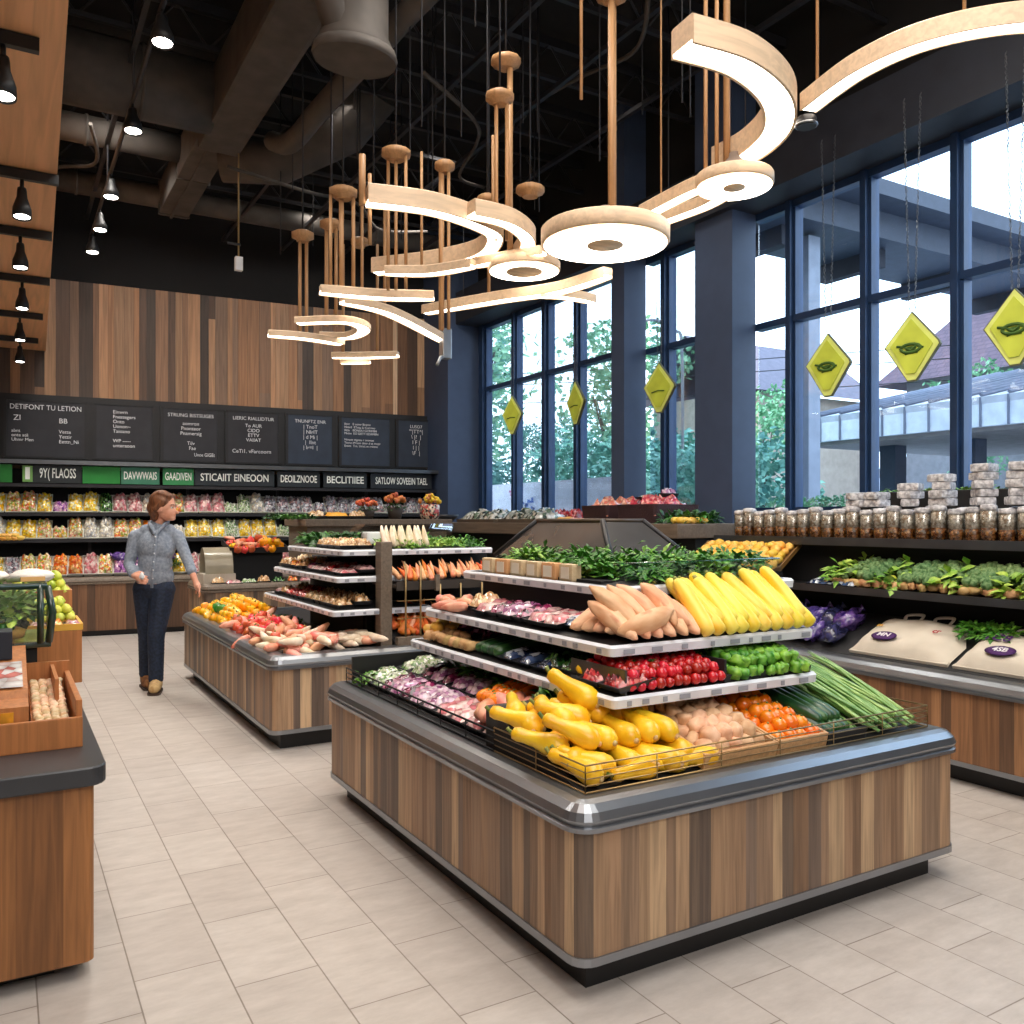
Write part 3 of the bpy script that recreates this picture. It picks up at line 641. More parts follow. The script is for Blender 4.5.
# second island
I2 = (1.44, 5.39, 3.3, 8.45)
mid = base_unit('produce_island', 'second display island behind the nearest one, yellow peppers at its far end', I2, 12)
obj('core', MB().box(2.25, 5.95, .575, 3.0, 7.2, 1.15, BLACKM), mid)
obj('end_panel', MB().box(2.26, 5.9, .575, 3.25, 5.93, 1.2, BLACKM), mid)
shelf(mid, (1.90, 5.56, 2.60, 7.3), .825); shelf(mid, (1.95, 5.62, 2.60, 7.18), 1.045); shelf(mid, (2.0, 5.66, 3.15, 6.95), 1.225, name='top_deck', slope=.02)
obj('post', MB().box(2.215, 5.52, .575, 2.30, 5.62, 1.30, BOARDW, bev=.008), mid)
obj('end_shelf', MB().box(2.3, 5.45, .985, 3.2, 5.9, 1.005, plain('bark_tray', (52, 44, 38), .8)).box(2.3, 5.44, .97, 3.2, 5.455, 1.03, plain('bark_tray', (52, 44, 38), .8)), mid)
obj('end_rail', MB().box(2.3, 5.42, .575, 3.22, 5.47, .655, BOARDW, bev=.006), mid)
mb = MB()
for x in (2.36, 2.47, 2.62, 2.78, 2.95, 3.12): mb.tube([(x, 5.43, .65), (x, 5.43, 1.0+.14*(x < 2.6)), (x+.02, 5.5, 1.02+.14*(x < 2.6))], .007, GOLD, 6)
for z in (.78, .9): mb.tube([(2.3, 5.43, z), (3.2, 5.43, z)], .004, GOLD, 5)
for x in (2.6, 3.0): mb.box(x-.015, 5.425, .96, x+.015, 5.455, 1.07, BOARDW)
obj('rod_guard', mb, mid)
mb = MB(); P = [(2.35, 6.5), (2.42, 6.2), (2.7, 6.05), (3.0, 6.05), (3.15, 6.3)]
mb.loops([[Vector((x, y, z)) for x, y in P] for z in (1.3, 1.36)], FILM, closed=False); mb.loops([[Vector((x, y, 1.36)) for x, y in P], [Vector((x+.1, y+.15, 1.42)) for x, y in P]], FILM, closed=False); obj('curved_glass', mb, mid)
obj('scale_box', MB().box(2.34, 6.1, 1.27, 2.5, 6.25, 1.36, WHITE, bev=.015), mid)

# third low cabinet behind the second island
lowc = base_unit('rear_counter', 'brown-topped serving counter behind the second island', (1.75, 9.1, 4.55, 9.95), 13, kick=.1, rail=BOARDW, up=.2)
obj('upper_case', MB().box(2.85, 9.22, .775, 4.53, 9.93, 1.38, BOARDW), lowc)
obj('counter_top', MB().box(2.8, 9.12, 1.38, 4.56, 9.94, 1.46, BOARDW, bev=.012), lowc)

# long counter under the windows: near stretch and far stretch
wn = base_unit('window_counter', 'long board-clad counter under the windows, its near stretch with jars on top', (4.5, .4, 5.72, 5.2), 14, r=.02, kick=.1, pal=[(150, 106, 72), (118, 82, 58), (168, 122, 84), (104, 76, 56), (136, 96, 66)])
obj('back_case', MB().box(5.05, .5, .575, 5.7, 5.15, 1.3, BLACKM), wn)
s_ = obj('shelf', MB().box(4.78, .5, .985, 5.4, 5.12, 1.005, BLACK), wn)
obj('shelf_lip', MB().box(4.765, .5, .965, 4.785, 5.12, 1.012, STEELD), s_)
s_ = obj('top_shelf', MB().box(4.93, .5, 1.29, 5.72, 5.15, 1.325, BOARDW), wn)
obj('shelf_lip', MB().box(4.91, .5, 1.275, 4.93, 5.15, 1.33, STEELD), s_)
wf = base_unit('window_counter', 'far stretch of the window counter reaching the back corner, under a broad brown top', (4.62, 5.3, 5.7, 11.0), 15, r=.02, kick=.1, rail=BOARDW)
obj('back_case', MB().box(4.9, 5.35, .575, 5.68, 10.95, 1.3, BLACKM), wf)
obj('counter_top', MB().box(4.68, 5.32, 1.3, 5.7, 10.98, 1.42, BOARDW, bev=.012), wf)

# counter along the back wall, with its shelves
bc = base_unit('back_counter', 'long board-clad counter along the back wall under the produce shelves', (-7.3, -.62, -.05, -.04), 16, r=.02, kick=.06, rail=BOARDW, trim=False, wid=(.09, .2), up=.14, M=BM, pal=[(124, 88, 62), (108, 76, 54), (142, 100, 70), (94, 68, 50)])
for z, d in ((1.2, .44), (1.53, .38)):
    s_ = obj('shelf', MB().box(-7.3, -d, z-.02, -.06, -.05, z, BLACK), bc)
    obj('shelf_lip', MB().box(-7.3, -d-.01, z-.03, -.06, -d, z+.012, DARK), s_)
obj('shelf_back', MB().box(-7.3, -.045, .7, -.05, -.02, 2.1, BLACKM), bc)
for x in (-6.0, -4.9, -3.7, -2.5, -1.2): obj('upright', MB().box(x-.02, -.08, .72, x+.02, -.05, 2.1, DARK), bc)

# counter nearest the camera on the aisle side
lc = thing('front_counter', 'wood-fronted counter with a thick black slab top, cut by the picture edge', 'counter', T(0, 0, 0))
LPAL = [(150, 98, 56), (168, 112, 64), (112, 70, 40), (140, 92, 52), (126, 80, 46)]
obj('board_cladding', planks((-1.4, 3.03, .25, 7.0), .03, .055, .63, 17, (.07, .16), LPAL), lc)
obj('kick_base', MB().box(-1.3, 3.13, 0, .14, 6.9, .06, BLACK), lc)
mb = MB(); mb.loops([[Vector((x, y, z)) for x, y in rrect(-1.4, 3.0, .285, 7.05, .06, o)] for z, o in ((.615, -.004), (.62, 0), (.67, 0), (.675, -.004))], plain('black_slab', (52, 54, 58), .35), smooth=False); obj('slab_top', mb, lc)
obj('steel_plate', MB().box(.08, 4.05, .675, .24, 4.55, .678, STEELD), lc)
# ------------------------------------------------------------ produce models
def lathe_y(prof, m, n=10, bend=0, ab=(1, 1), wob=0, seed=0):
    """long vegetable lying along y, lifted so that it rests on z=0; bend lifts its middle sideways in x"""
    mb = MB(); L = []; l0, l1 = prof[0][1], prof[-1][1]; rm = max(p[0] for p in prof)
    for r, y in prof:
        t = (y-l0)/(l1-l0); bx = bend*(1-(2*t-1)**2)
        L.append([Vector((bx+r*ab[0]*math.cos(2*PI*k/n)*(1+wob*noise.noise((k*.9, y*14, seed))), y, rm+r*ab[1]*math.sin(2*PI*k/n)*(1+wob*noise.noise((k*.9, y*14, seed+5))))) for k in range(n)])
    return mb.loops(L, m)
YS = prod('squash_skin', (238, 176, 20), (250, 204, 44), .32, 9, vary=.08, coat=.2, hue=.005)
YC = prod('corn_yellow', (238, 196, 40), (250, 226, 96), .4, 14, vary=.1, stretch=(1, .25, 1))
STEMG = prod('stem_green', (92, 112, 40), (150, 150, 80), .7, 40)
TIP = prod('blossom_end', (222, 196, 140), (196, 150, 96), .7, 50)
SWEET = prod('sweet_potato_skin', (222, 158, 116), (242, 194, 154), .6, 16, (206, 128, 92), vary=.14, stretch=(1, .4, 1), bump=.6, hue=.008)
POT = prod('potato_skin', (210, 158, 118), (234, 192, 154), .65, 22, vary=.14, bump=.25, hue=.008)
ORG = prod('orange_tomato_skin', (240, 112, 10), (250, 146, 26), .25, 6, vary=.1, coat=.4, hue=.006)
RED = prod('radish_skin', (170, 12, 20), (206, 30, 30), .28, 8, vary=.25, coat=.3, hue=.006)
GRN = prod('sprout_green', (64, 132, 30), (126, 186, 66), .4, 30, vary=.25)
DKG = prod('cucumber_skin', (20, 58, 26), (48, 96, 44), .35, 40, vary=.2, stretch=(1, .2, 1), coat=.2)
LEEKM = prod('leek_leaf', (86, 136, 60), (160, 194, 116), .45, 40, (206, 222, 170), vary=.2, stretch=(6, .3, 6))
LEAF = prod('leaf_green', (36, 92, 22), (92, 158, 44), .45, 26, vary=.3)
LEAF2 = prod('leaf_dark', (24, 62, 24), (62, 112, 44), .45, 26, vary=.3)
LEAF3 = prod('leaf_lime', (112, 166, 48), (176, 208, 96), .45, 26, vary=.25)
CARR = prod('carrot_skin', (224, 98, 22), (240, 142, 66), .5, 20, vary=.15, stretch=(1, .3, 1))
PINKC = prod('pale_carrot', (232, 150, 104), (244, 186, 140), .55, 20, vary=.12)
YP = prod('pepper_yellow', (240, 158, 6), (252, 190, 22), .3, 7, vary=.12, coat=.3)
RP = prod('pepper_red', (206, 58, 40), (232, 96, 66), .35, 9, vary=.2, coat=.3)
PK = prod('pepper_pink', (226, 132, 108), (240, 176, 146), .4, 14, vary=.15)
CREAMV = prod('cream_root', (224, 200, 168), (240, 224, 200), .55, 20, vary=.12)
TAN = prod('tan_root', (196, 148, 96), (222, 180, 124), .65, 20, vary=.2, bump=.2)
LIMEF = prod('lime_fruit', (180, 196, 48), (214, 220, 96), .35, 20, vary=.15)
BROC = prod('broccoli_green', (72, 112, 60), (128, 158, 104), .8, 70, vary=.2, bump=.5)
YELF = prod('yellow_fruit', (236, 176, 56), (248, 206, 100), .4, 14, vary=.12)

sq_prof = [(.004, 0), (.026, .006), (.042, .03), (.046, .06), (.04, .1), (.03, .14), (.026, .18), (.028, .21), (.022, .232), (.006, .24)]
squash = [Kind('yellow_squash', 'squash', None, [('body', lathe_y(sq_prof, YS, 12, b, wob=.12, seed=i), ), ('stem', MB().tube([(0, .236, .046), (.002, .25, .05), (.004, .262, .056)], [.009, .007, .008], STEMG, 6)), ('blossom_end', MB().ball((0, .002, .046), .012, TIP, 6, 4))]) for i, b in enumerate((.0, .012, -.014))]
corn = [Kind('yellow_zucchini', 'zucchini', None, [('body', lathe_y([(.006, 0), (.026, .008), (.033, .05), (.034, .14), (.032, .22), (.026, .27), (.016, .29), (.006, .295)], YC, 12, b, wob=.06, seed=i)), ('stem', MB().tube([(0, .29, .034), (.0, .31, .036)], [.01, .008], STEMG, 6))]) for i, b in enumerate((.006, -.008))]
sweet = [Kind('sweet_potato', 'sweet potato', lathe_y([(.004, 0), (.018, .02), (.036, .08), (.04, .14), (.034, .2), (.028, .225), (.018, .25), (.005, .275)], SWEET, 14, b, wob=.45, seed=i)) for i, b in enumerate((.0, .012, -.012))]
def lump(r, m, n=9, k=7, jit=.35, ab=(1, 1, 1), seed=0): return MB().ball((0, 0, r*ab[2]), (r*ab[0], r*ab[1], r*ab[2]), m, n, k, jit=jit, seed=seed)
potato = [Kind('potato', 'potato', lump(.036, POT, 10, 8, .4, (1.1, .95, .9), i*3.1)) for i in range(3)]
tomato = [Kind('orange_tomato', 'tomato', None, [('fruit', lump(.033, ORG, 12, 8, .06, (1, 1, .9), i)), ('calyx', MB().tube([(0, 0, .058), (.002, 0, .064)], [.006, .003], STEMG, 5))]) for i in range(2)]
radish = [Kind('radish', 'radish', lump(.021, RED, 9, 6, .15, (1, 1, .95), i*2.2)) for i in range(2)]
sprout = [Kind('green_pepper', 'pepper', lump(.024, GRN, 8, 6, .8, (1.15, .9, .9), i*1.7)) for i in range(3)]
cuke = [Kind('cucumber', 'cucumber', lathe_y([(.005, 0), (.02, .012), (.026, .06), (.027, .25), (.02, .36), (.006, .38)], DKG, 10, b, wob=.06)) for b in (.01, -.008)]
def leek_mesh(seed):
    q = random.Random(seed); mb = MB()
    for j in range(4):
        a = q.uniform(-.012, .012); b = q.uniform(-.03, .03)
        mb.tube(catmull([(a*.3, 0, .012), (a, .18, .016+.004*j), (a+b*.5, .36, .02+.003*j), (a+b, .52+q.uniform(-.03, .05), .012)], 4), [.009]*5+[.008]*4+[.006, .005, .004, .002], LEEKM, 6, flat=.6)
    return mb
leek = [Kind('leek', 'leek', leek_mesh(i)) for i in range(3)]
carrot = [Kind('carrot', 'carrot', lathe_y([(.004, 0), (.014, .004), (.016, .02), (.013, .07), (.007, .12), (.001, .15)], m_, 8, .004, wob=.1)) for m_ in (CARR, PINKC)]
def pepper_mesh(m, seed=0, L=1):
    mb = MB(); Lp = []
    for r, z in ((.004, .004), (.022, 0), (.036, .016), (.04, .045*L), (.036, .066*L), (.022, .074*L), (.006, .066*L)):
        Lp.append([Vector((r*(1+.16*math.cos(4*2*PI*k/16+seed))*math.cos(2*PI*k/16), r*(1+.16*math.cos(4*2*PI*k/16+seed))*math.sin(2*PI*k/16), z)) for k in range(16)])
    return mb.loops(Lp, m)
def pepper(name, m, L=1): return Kind(name, 'pepper', None, [('fruit', pepper_mesh(m, .4, L)), ('stem', MB().tube([(0, 0, .064*L), (.003, 0, .084*L)], [.007, .005], STEMG, 6))])
ypep, gpep, rpep = pepper('yellow_pepper', YP), pepper('green_bell_pepper', prod('pepper_green', (30, 104, 30), (70, 144, 50), .3, 9, coat=.3)), pepper('red_pepper', RP)
ppep = Kind('pink_root', 'root', lathe_y([(.004, 0), (.02, .01), (.026, .05), (.02, .1), (.008, .14)], PK, 9, .008, wob=.2)); crt = Kind('cream_root', 'root', lathe_y([(.004, 0), (.02, .01), (.024, .05), (.018, .12), (.006, .17)], CREAMV, 9, -.008, wob=.2))
tanr = Kind('tan_root', 'root', lump(.03, TAN, 8, 6, .6, (1.3, .9, .8), 3)); limef = Kind('yellow_green_fruit', 'fruit', lump(.026, LIMEF, 8, 6, .2, (1, 1, .95), 2)); yelf = Kind('yellow_fruit', 'fruit', lump(.034, YELF, 9, 6, .5, (1.25, .9, .8), 5))
def leaves(mb, n, r, h, ll, lw, m, seed, up=.5):
    q = random.Random(seed)
    for _ in range(n):
        a = q.uniform(0, 2*PI); d = r*math.sqrt(q.random()); p = Vector((d*math.cos(a), d*math.sin(a), h*q.random()*(1-d/r*.6)))
        b = a+q.uniform(-1, 1); e = q.uniform(-.2, up+.5); f = Vector((math.cos(b)*math.cos(e), math.sin(b)*math.cos(e), math.sin(e))); s = f.cross(Vector((0, 0, 1)))
        if s.length < .01: continue
        s.normalize(); L, w = ll*q.uniform(.6, 1.2), lw*q.uniform(.6, 1.2); dn = Vector((0, 0, -L*.25))
        V = [mb.bm.verts.new(v) for v in (p, p+f*L*.45+s*w/2, p+f*L*.5+Vector((0, 0, w*.15)), p+f*L*.45-s*w/2, p+f*L+dn)]
        mb.face([V[0], V[1], V[2]], m); mb.face([V[0], V[2], V[3]], m); mb.face([V[1], V[4], V[2]], m); mb.face([V[2], V[4], V[3]], m)
    return mb
def herb(name, cat, m, n=46, r=.07, h=.07, ll=.06, lw=.026, seed=1, up=.6): return Kind(name, cat, leaves(MB(), n, r, h, ll, lw, m, seed, up))
herbs = [herb('herb_plant', 'greens', m_, seed=i) for i, m_ in enumerate((LEAF, LEAF, LEAF3, LEAF2))]
bigleaf = [herb('lettuce_plant', 'greens', m_, 60, .1, .1, .09, .05, 8+i) for i, m_ in enumerate((LEAF2, LEAF, LEAF3))]
def broc_mesh(seed):
    q = random.Random(seed); mb = MB()
    for _ in range(26):
        a, d = q.uniform(0, 2*PI), .07*math.sqrt(q.random()); mb.ball((d*math.cos(a)*1.3, d*math.sin(a), .045+.04*(1-(d/.07)**2)), q.uniform(.018, .028), BROC, 7, 5, jit=.6, seed=q.random()*9)
    return mb
broc = [Kind('broccoli', 'broccoli', None, [('crown', broc_mesh(i)), ('stalk', MB().lathe([(.03, 0), (.026, .03), (.04, .05)], LEAF3, 8))]) for i in range(2)]

# packs: dark tray, heaped food, printed sticker
BT = plain('pack_tray_black', (24, 24, 28), .4)
def heap(w, l, h, mat, seed, n=(7, 5), rough=.35):
    mb = MB(); q = random.Random(seed); G = []
    for j in range(n[1]+1):
        row = []
        for i in range(n[0]+1):
            u, v = i/n[0]*2-1, j/n[1]*2-1
            e = (1-u**6)*(1-v**6); z = h*(.25+.75*e*(1+rough*q.uniform(-1, .6)))
            row.append(mb.bm.verts.new((u*w/2, v*l/2, z if abs(u) < 1 and abs(v) < 1 else h*.3)))
        G.append(row)
    for j in range(n[1]):
        for i in range(n[0]): mb.face([G[j][i], G[j][i+1], G[j+1][i+1], G[j+1][i]], mat, smooth=True)
    return mb
def tray_mesh(w, l, h, m=BT): return MB().loops([[Vector((sx*(w/2+o), sy*(l/2+o), z)) for sx, sy in ((-1, -1), (1, -1), (1, 1), (-1, 1))] for o, z in ((-.008, 0), (.004, h), (-.002, h), (-.01, .006))], m, smooth=False)
def pack(name, cat, w, l, h, mat, seed=0, sticker=None, tray=BT, film=False, n=(7, 5), rough=.35):
    P = [('tray', tray_mesh(w, l, h*.45, tray)), ('contents', heap(w*.95, l*.95, h, mat, seed, n, rough))]
    if sticker: P.append(('sticker', MB().box(-w*.2, -l*.2, h*.98, w*.14, l*.14, h*.98+.002, plain('sticker_'+name, sticker, .4))))
    if film: P.append(('film', MB().box(-w/2, -l/2, h*.45, w/2, l/2, h*1.25, FILM)))
    return Kind(name, cat, None, P)
c_white = cells('greens_in_film', [(226, 232, 216), (150, 186, 120), (196, 214, 170), (96, 140, 80), (236, 236, 228)], 70)
c_pink = cells('pink_slices', [(238, 190, 190), (226, 150, 158), (244, 214, 208), (214, 120, 128), (240, 200, 196)], 34)
c_purp = cells('purple_leaf', [(92, 24, 60), (140, 40, 84), (64, 16, 44), (196, 120, 150)], 50)
c_lav = cells('pink_lilac_slices', [(232, 190, 214), (206, 150, 190), (240, 214, 226), (150, 84, 130)], 45)
c_oran = cells('orange_mix', [(238, 120, 30), (248, 160, 60), (224, 88, 30), (250, 196, 120)], 40)
c_red = cells('red_mix', [(170, 24, 40), (204, 56, 56), (126, 14, 30), (226, 120, 110)], 48)
c_tan = cells('tan_mix', [(206, 160, 108), (228, 190, 140), (180, 128, 80), (236, 208, 168)], 48)
c_blue = cells('blue_grey_pack', [(40, 60, 100), (70, 90, 130), (190, 200, 214), (26, 36, 66)], 30)
c_dkg = cells('dark_green_mix', [(28, 66, 30), (52, 104, 44), (20, 44, 24), (96, 140, 70)], 42)
c_yel = cells('yellow_mix', [(250, 212, 40), (246, 190, 30), (252, 230, 120), (240, 236, 200)], 42)
c_mix = cells('mixed_fruit', [(250, 200, 70), (236, 120, 70), (240, 226, 180), (160, 190, 80), (232, 170, 150), (250, 236, 190)], 46)
c_wht = cells('white_mix', [(240, 236, 224), (226, 214, 190), (206, 200, 190), (186, 190, 196)], 46)
c_gry = cells('silver_mix', [(190, 194, 204), (140, 146, 160), (214, 216, 224), (110, 96, 110), (206, 170, 176)], 46)
c_lil = cells('lilac_mix', [(180, 110, 190), (220, 160, 210), (240, 200, 220), (120, 50, 140)], 40)
pk_w, pk_p, pk_l, pk_u = pack('salad_pack', 'pack', .2, .125, .05, c_white, 1), pack('sliced_pack', 'pack', .2, .13, .045, c_pink, 2), pack('lilac_pack', 'pack', .2, .125, .05, c_lav, 3), pack('beet_leaf_pack', 'pack', .2, .07, .05, c_purp, 4)
pk_o, pk_b, pk_r, pk_t, pk_g = pack('orange_pack', 'pack', .13, .12, .05, c_oran, 5, n=(9, 9), rough=.9), pack('blue_pack', 'pack', .16, .12, .035, c_blue, 6, (214, 222, 234)), pack('berry_pack', 'pack', .16, .12, .05, c_red, 7, n=(12, 9), rough=.7), pack('root_pack', 'pack', .16, .12, .06, c_tan, 8, n=(10, 8), rough=.8), pack('green_pack', 'pack', .16, .12, .05, c_dkg, 9, n=(10, 8), rough=.7)

def fill(kinds, M, w, l, nx, ny, layers, dz, jit, label, group, yaw=8, x0=0, y0=0, ztilt=0, keep=1.0, shrink=.5, base=.009, roll=0, sc=(.9, 1.1), top=None):
    """heap copies of a model on M's surface: x across (centred on x0), y up the slope"""
    q = random.Random(hash((label[:8], nx, ny)) % 1 or len(label)*31+nx)
    for k in range(layers):
        for j in range(max(1, ny-(k if ny > 1 else 0))):
            for i in range(max(1, nx-(k if nx > 1 else 0))):
                if q.random() > keep: continue
                x = x0+((i+.5+(.5*k if nx > 1 else 0))/nx-.5)*w+q.uniform(-1, 1)*jit; y = y0+(j+.5*(k if ny > 1 else 0))/ny*l+q.uniform(-1, 1)*jit
                z = base+k*dz+(top(x, y) if top else 0)
                s = q.uniform(*sc)
                m = M @ T(x, y, z) @ R(q.uniform(-yaw, yaw)) @ R(ztilt+q.uniform(-3, 3) if ztilt else 0, 'X') @ R(q.uniform(-roll, roll), 'Y') @ SC(s, s, s)
                q.choice(kinds).put(m, label, group)

# ---- near island, front bins (facing the camera): surfaces slope up from the front wire guard
FR = lambda x, z=.6, tilt=14: T(x, 2.2, z) @ R(tilt, 'X')
dk = plain('bin_liner', (34, 34, 36), .6)
obj('front_ramp', MB().loops([[Vector((x, 2.19, .577)), Vector((x, 2.19, .588)), Vector((x, 2.84, .755)), Vector((x, 2.84, .577))] for x in (1.56, 3.2)], dk, smooth=False), near)
obj('side_ramp', MB().loops([[Vector((1.56, y, .577)), Vector((1.56, y, .59)), Vector((2.1, y, .70)), Vector((2.1, y, .577))] for y in (2.84, 4.33)], dk, smooth=False), near)
wb = frame_tray(FR(2.225), .35, .6, .055, 'produce_bin', 'pale wooden bin of pinkish potatoes on the nearest island', BINW, 'front bins of the nearest island', cat='bin')
wb = frame_tray(FR(2.535), .26, .6, .055, 'produce_bin', 'wooden bin of orange tomatoes on the nearest island', BINW, 'front bins of the nearest island', cat='bin')
wb = frame_tray(FR(2.78), .22, .6, .05, 'produce_bin', 'dark bin of cucumbers beside the orange tomatoes', dk, 'front bins of the nearest island', cat='bin')
fill(potato, FR(2.225), .3, .55, 5, 9, 2, .035, .008, 'pinkish brown potato in the pale wooden bin on the nearest island', 'potatoes in the wooden bin', 180, y0=.05)
fill(tomato, FR(2.535), .21, .53, 4, 9, 2, .034, .006, 'round orange tomato in the wooden bin on the nearest island', 'orange tomatoes in the wooden bin', 180, y0=.05)
fill(cuke, FR(2.76), .16, .16, 5, 2, 2, .03, .008, 'dark green cucumber beside the orange tomatoes', 'cucumbers beside the orange tomatoes', 5, y0=.03)
for i in range(40):
    u = i/40; k = i//14
    leek[i % 3].put(T(2.87+.34*((i % 14)/14)+U(-.01, .01), 2.2+U(-.02, .05), .615+.02*k) @ R(U(2, 26)-6) @ R(19+U(-2, 2), 'X'), 'long pale green leek at the corner of the nearest island', 'leeks at the corner of the nearest island')
# squash heap in the corner basket
SQ = 'yellow squash heaped in the wire-guarded corner of the nearest island'
q5 = random.Random(4)
for k in range(2):
    for i in range(6-k):
        for j in range(3-k):
            x = 1.62+i*.08+.04*k+q5.uniform(-.01, .01); y = 2.22+j*.16+.07*k+q5.uniform(-.02, .02)
            z = .592+(y-2.19)*.257+k*.058
            squash[q5.randrange(3)].put(T(x, y, z) @ R(q5.uniform(-10, 60)) @ R(15+q5.uniform(-4, 10)*k, 'X') @ SC(.9, .85, .9), SQ, 'yellow squashes in the corner basket')
for i in range(3): squash[i % 3].put(T(1.86+.14*i, 2.225, .598) @ R(96-8*i) @ SC(.85, .8, .85), SQ, 'yellow squashes in the corner basket')
for i in range(3): squash[i % 3].put(T(1.78+.1*i, 2.47+.03*i, .76) @ R(30-25*i) @ R(28, 'X') @ SC(1.0, .9, 1.0), SQ, 'yellow squashes in the corner basket')
for i in range(4): squash[i % 3].put(T(1.57, 2.3+.11*i, .625+.03*i) @ R(-60+i*12) @ R(10, 'X') @ SC(.85, .85, .85), SQ, 'yellow squashes in the corner basket')
for i in range(5): bigleaf[i % 2].put(T(1.8+.07*i, 2.72+.02*(i % 2), .72) @ SC(.8, .8, .8), 'dark leafy head tucked behind the yellow squash', 'dark greens behind the squash')
# ---- near island, aisle side: packs in sloping rows (local x runs toward the camera)
SD = lambda y, z=.592, x=1.57, tilt=11: T(x, y, z) @ R(-90) @ R(tilt, 'X')
rows = [(4.2, pk_w, 'pale green salad pack'), (4.06, pk_w, 'pale green salad pack'), (3.95, pk_u, 'dark purple beet leaf pack'), (3.83, pk_l, 'pink and lilac sliced pack'), (3.72, pk_u, 'dark purple beet leaf pack'), (3.6, pk_l, 'pink and lilac sliced pack'), (3.46, pk_l, 'pink and lilac sliced pack'), (3.32, pk_p, 'pale pink sliced pack'), (3.18, pk_p, 'pale pink sliced pack'), (3.04, pk_p, 'pale pink sliced pack'), (2.9, pk_p, 'pale pink sliced pack')]
for y, k, lb in rows:
    for j in range(2): k.put(SD(y) @ T(0, .13+.215*j, .012) @ R(90+U(-4, 4)), lb+' on the aisle side of the nearest island', 'packs on the aisle side of the nearest island: '+lb)
for i in range(16): tomato[i % 2].put(SD(3.2-.035*(i % 5)) @ T(0, .2+.07*(i//5)+U(-.01, .01), .05) @ SC(1.05, 1.3, 1), 'orange tomato lying among the pink packs', 'loose tomatoes on the packs')
for i in range(9): ppep.put(SD(2.98-.05*(i % 5)) @ T(0, .05+.13*(i//5), .05) @ R(60+U(-20, 20)) @ SC(1.3, 1.3, 1.3), 'pink carrot-like root lying next to the squash basket', 'pink roots beside the squash')
for i in range(7): bigleaf[i % 2].put(SD(2.85+.16*i) @ T(0, .42, .03) @ SC(.8, .8, .7), 'dark leafy head in shade under the lower shelf', 'dark greens under the lower shelf')
bigleaf[1].put(T(1.64, 4.22, .61) @ SC(.6, .6, .6), 'small green lettuce at the far corner of the nearest island', None)
# ---- near island, lower shelf
S1 = lambda y, d=0: T(1.81, y, .842) @ R(-90) @ R(8, 'X') @ T(0, d, 0)
for i in range(14): tanr.put(S1(3.93-.055*(i % 9)) @ T(0, .04+.08*(i//9), .004) @ R(U(0, 180)), 'tan knobbly root on the far end of the lower shelf, nearest island', 'tan roots on the lower shelf')
for i in range(5): yelf.put(S1(4.02-.03*i) @ T(0, .08+.06*(i % 3), .012+.02*(i % 2)), 'small yellow fruit at the far tip of the lower shelf', 'yellow fruit at the shelf tip')
for i in range(3): pk_u.put(S1(3.85-.13*i) @ T(0, .24, .01) @ R(90), 'purple leaf pack at the back of the lower shelf', 'purple packs at the back of the lower shelf')
for i in range(4): cuke[i % 2].put(S1(3.42-.055*i) @ T(0, .02, .004) @ SC(1, .75, 1), 'cucumber lying across the lower shelf next to the tan roots', 'cucumbers on the lower shelf')
for i in range(3): pk_b.put(S1(3.17-.14*i) @ T(0, .1, .006) @ R(90), 'blue and white pack on the lower shelf beside the cucumbers', 'blue packs on the lower shelf')
for i in range(3): pk_g.put(S1(2.86-.13*i) @ T(0, .12, .01) @ R(90), 'dark green mixed pack on the lower shelf', 'green packs on the lower shelf')
for i in range(2): pk_r.put(S1(2.55-.13*i) @ T(0, .09, .008) @ R(90), 'red berry pack at the corner of the lower shelf', 'red packs at the shelf corner')
for i in range(5): bigleaf[0].put(S1(2.98-.12*i) @ T(0, .22, .02) @ SC(.6, .6, .5), 'dark leaves at the back of the lower shelf', 'dark leaves on the lower shelf')
F1 = lambda x: T(x, 2.38, .842) @ R(11, 'X')
fill(radish, F1(2.09), .46, .3, 11, 7, 2, .03, .006, 'glossy red radish on the lower front shelf of the nearest island', 'red radishes on the lower shelf', 180)
fill(sprout, F1(2.55), .40, .32, 9, 6, 2, .034, .008, 'small glossy green pepper on the lower front shelf of the nearest island', 'green peppers on the lower shelf', 180)
obj('divider', MB().box(2.315, 2.37, .84, 2.325, 2.7, .93, dk), near); obj('divider', MB().box(1.85, 2.37, .84, 1.857, 2.7, .93, STEELD), near)
frame_tray(F1(2.56), .46, .33, .028, 'produce_tray', 'black tray under the small green peppers', dk)
# ---- near island, upper shelf
S2 = lambda y, d=0: T(1.87, y, 1.002) @ R(-90) @ R(8, 'X') @ T(0, d, 0)
for i in range(8): ppep.put(S2(3.93-.05*i) @ T(0, .03+.05*(i % 2), .01) @ R(U(40, 130)), 'pink root at the far end of the upper shelf', 'pink roots on the upper shelf')
for i, k in enumerate((pk_t, pk_p, pk_u, pk_l, pk_u, pk_p, pk_p)):
    k.put(S2(3.62-.115*i) @ T(0, .12, .01) @ R(90+U(-5, 5)), ('tan', 'pink', 'purple', 'lilac', 'purple', 'pale pink', 'pale pink')[i]+' pack, '+('first', 'second', 'third', 'fourth', 'fifth', 'sixth', 'last')[i]+" from the far end of the nearest island's upper shelf", 'packs on the upper shelf')
for i in range(3): pk_b.put(S2(2.86-.08*i) @ T(0, .14, .008) @ R(90), 'blue and white pack on the upper shelf beside the sweet potatoes', 'blue packs on the upper shelf')
for i in range(5): sweet[i % 3].put(S2(2.72-.06*i) @ T(0, .0+.01*i, .0) @ R(U(-8, 8)) @ R(6, 'X'), 'large pinkish sweet potato on the upper shelf corner', 'sweet potatoes on the upper shelf')
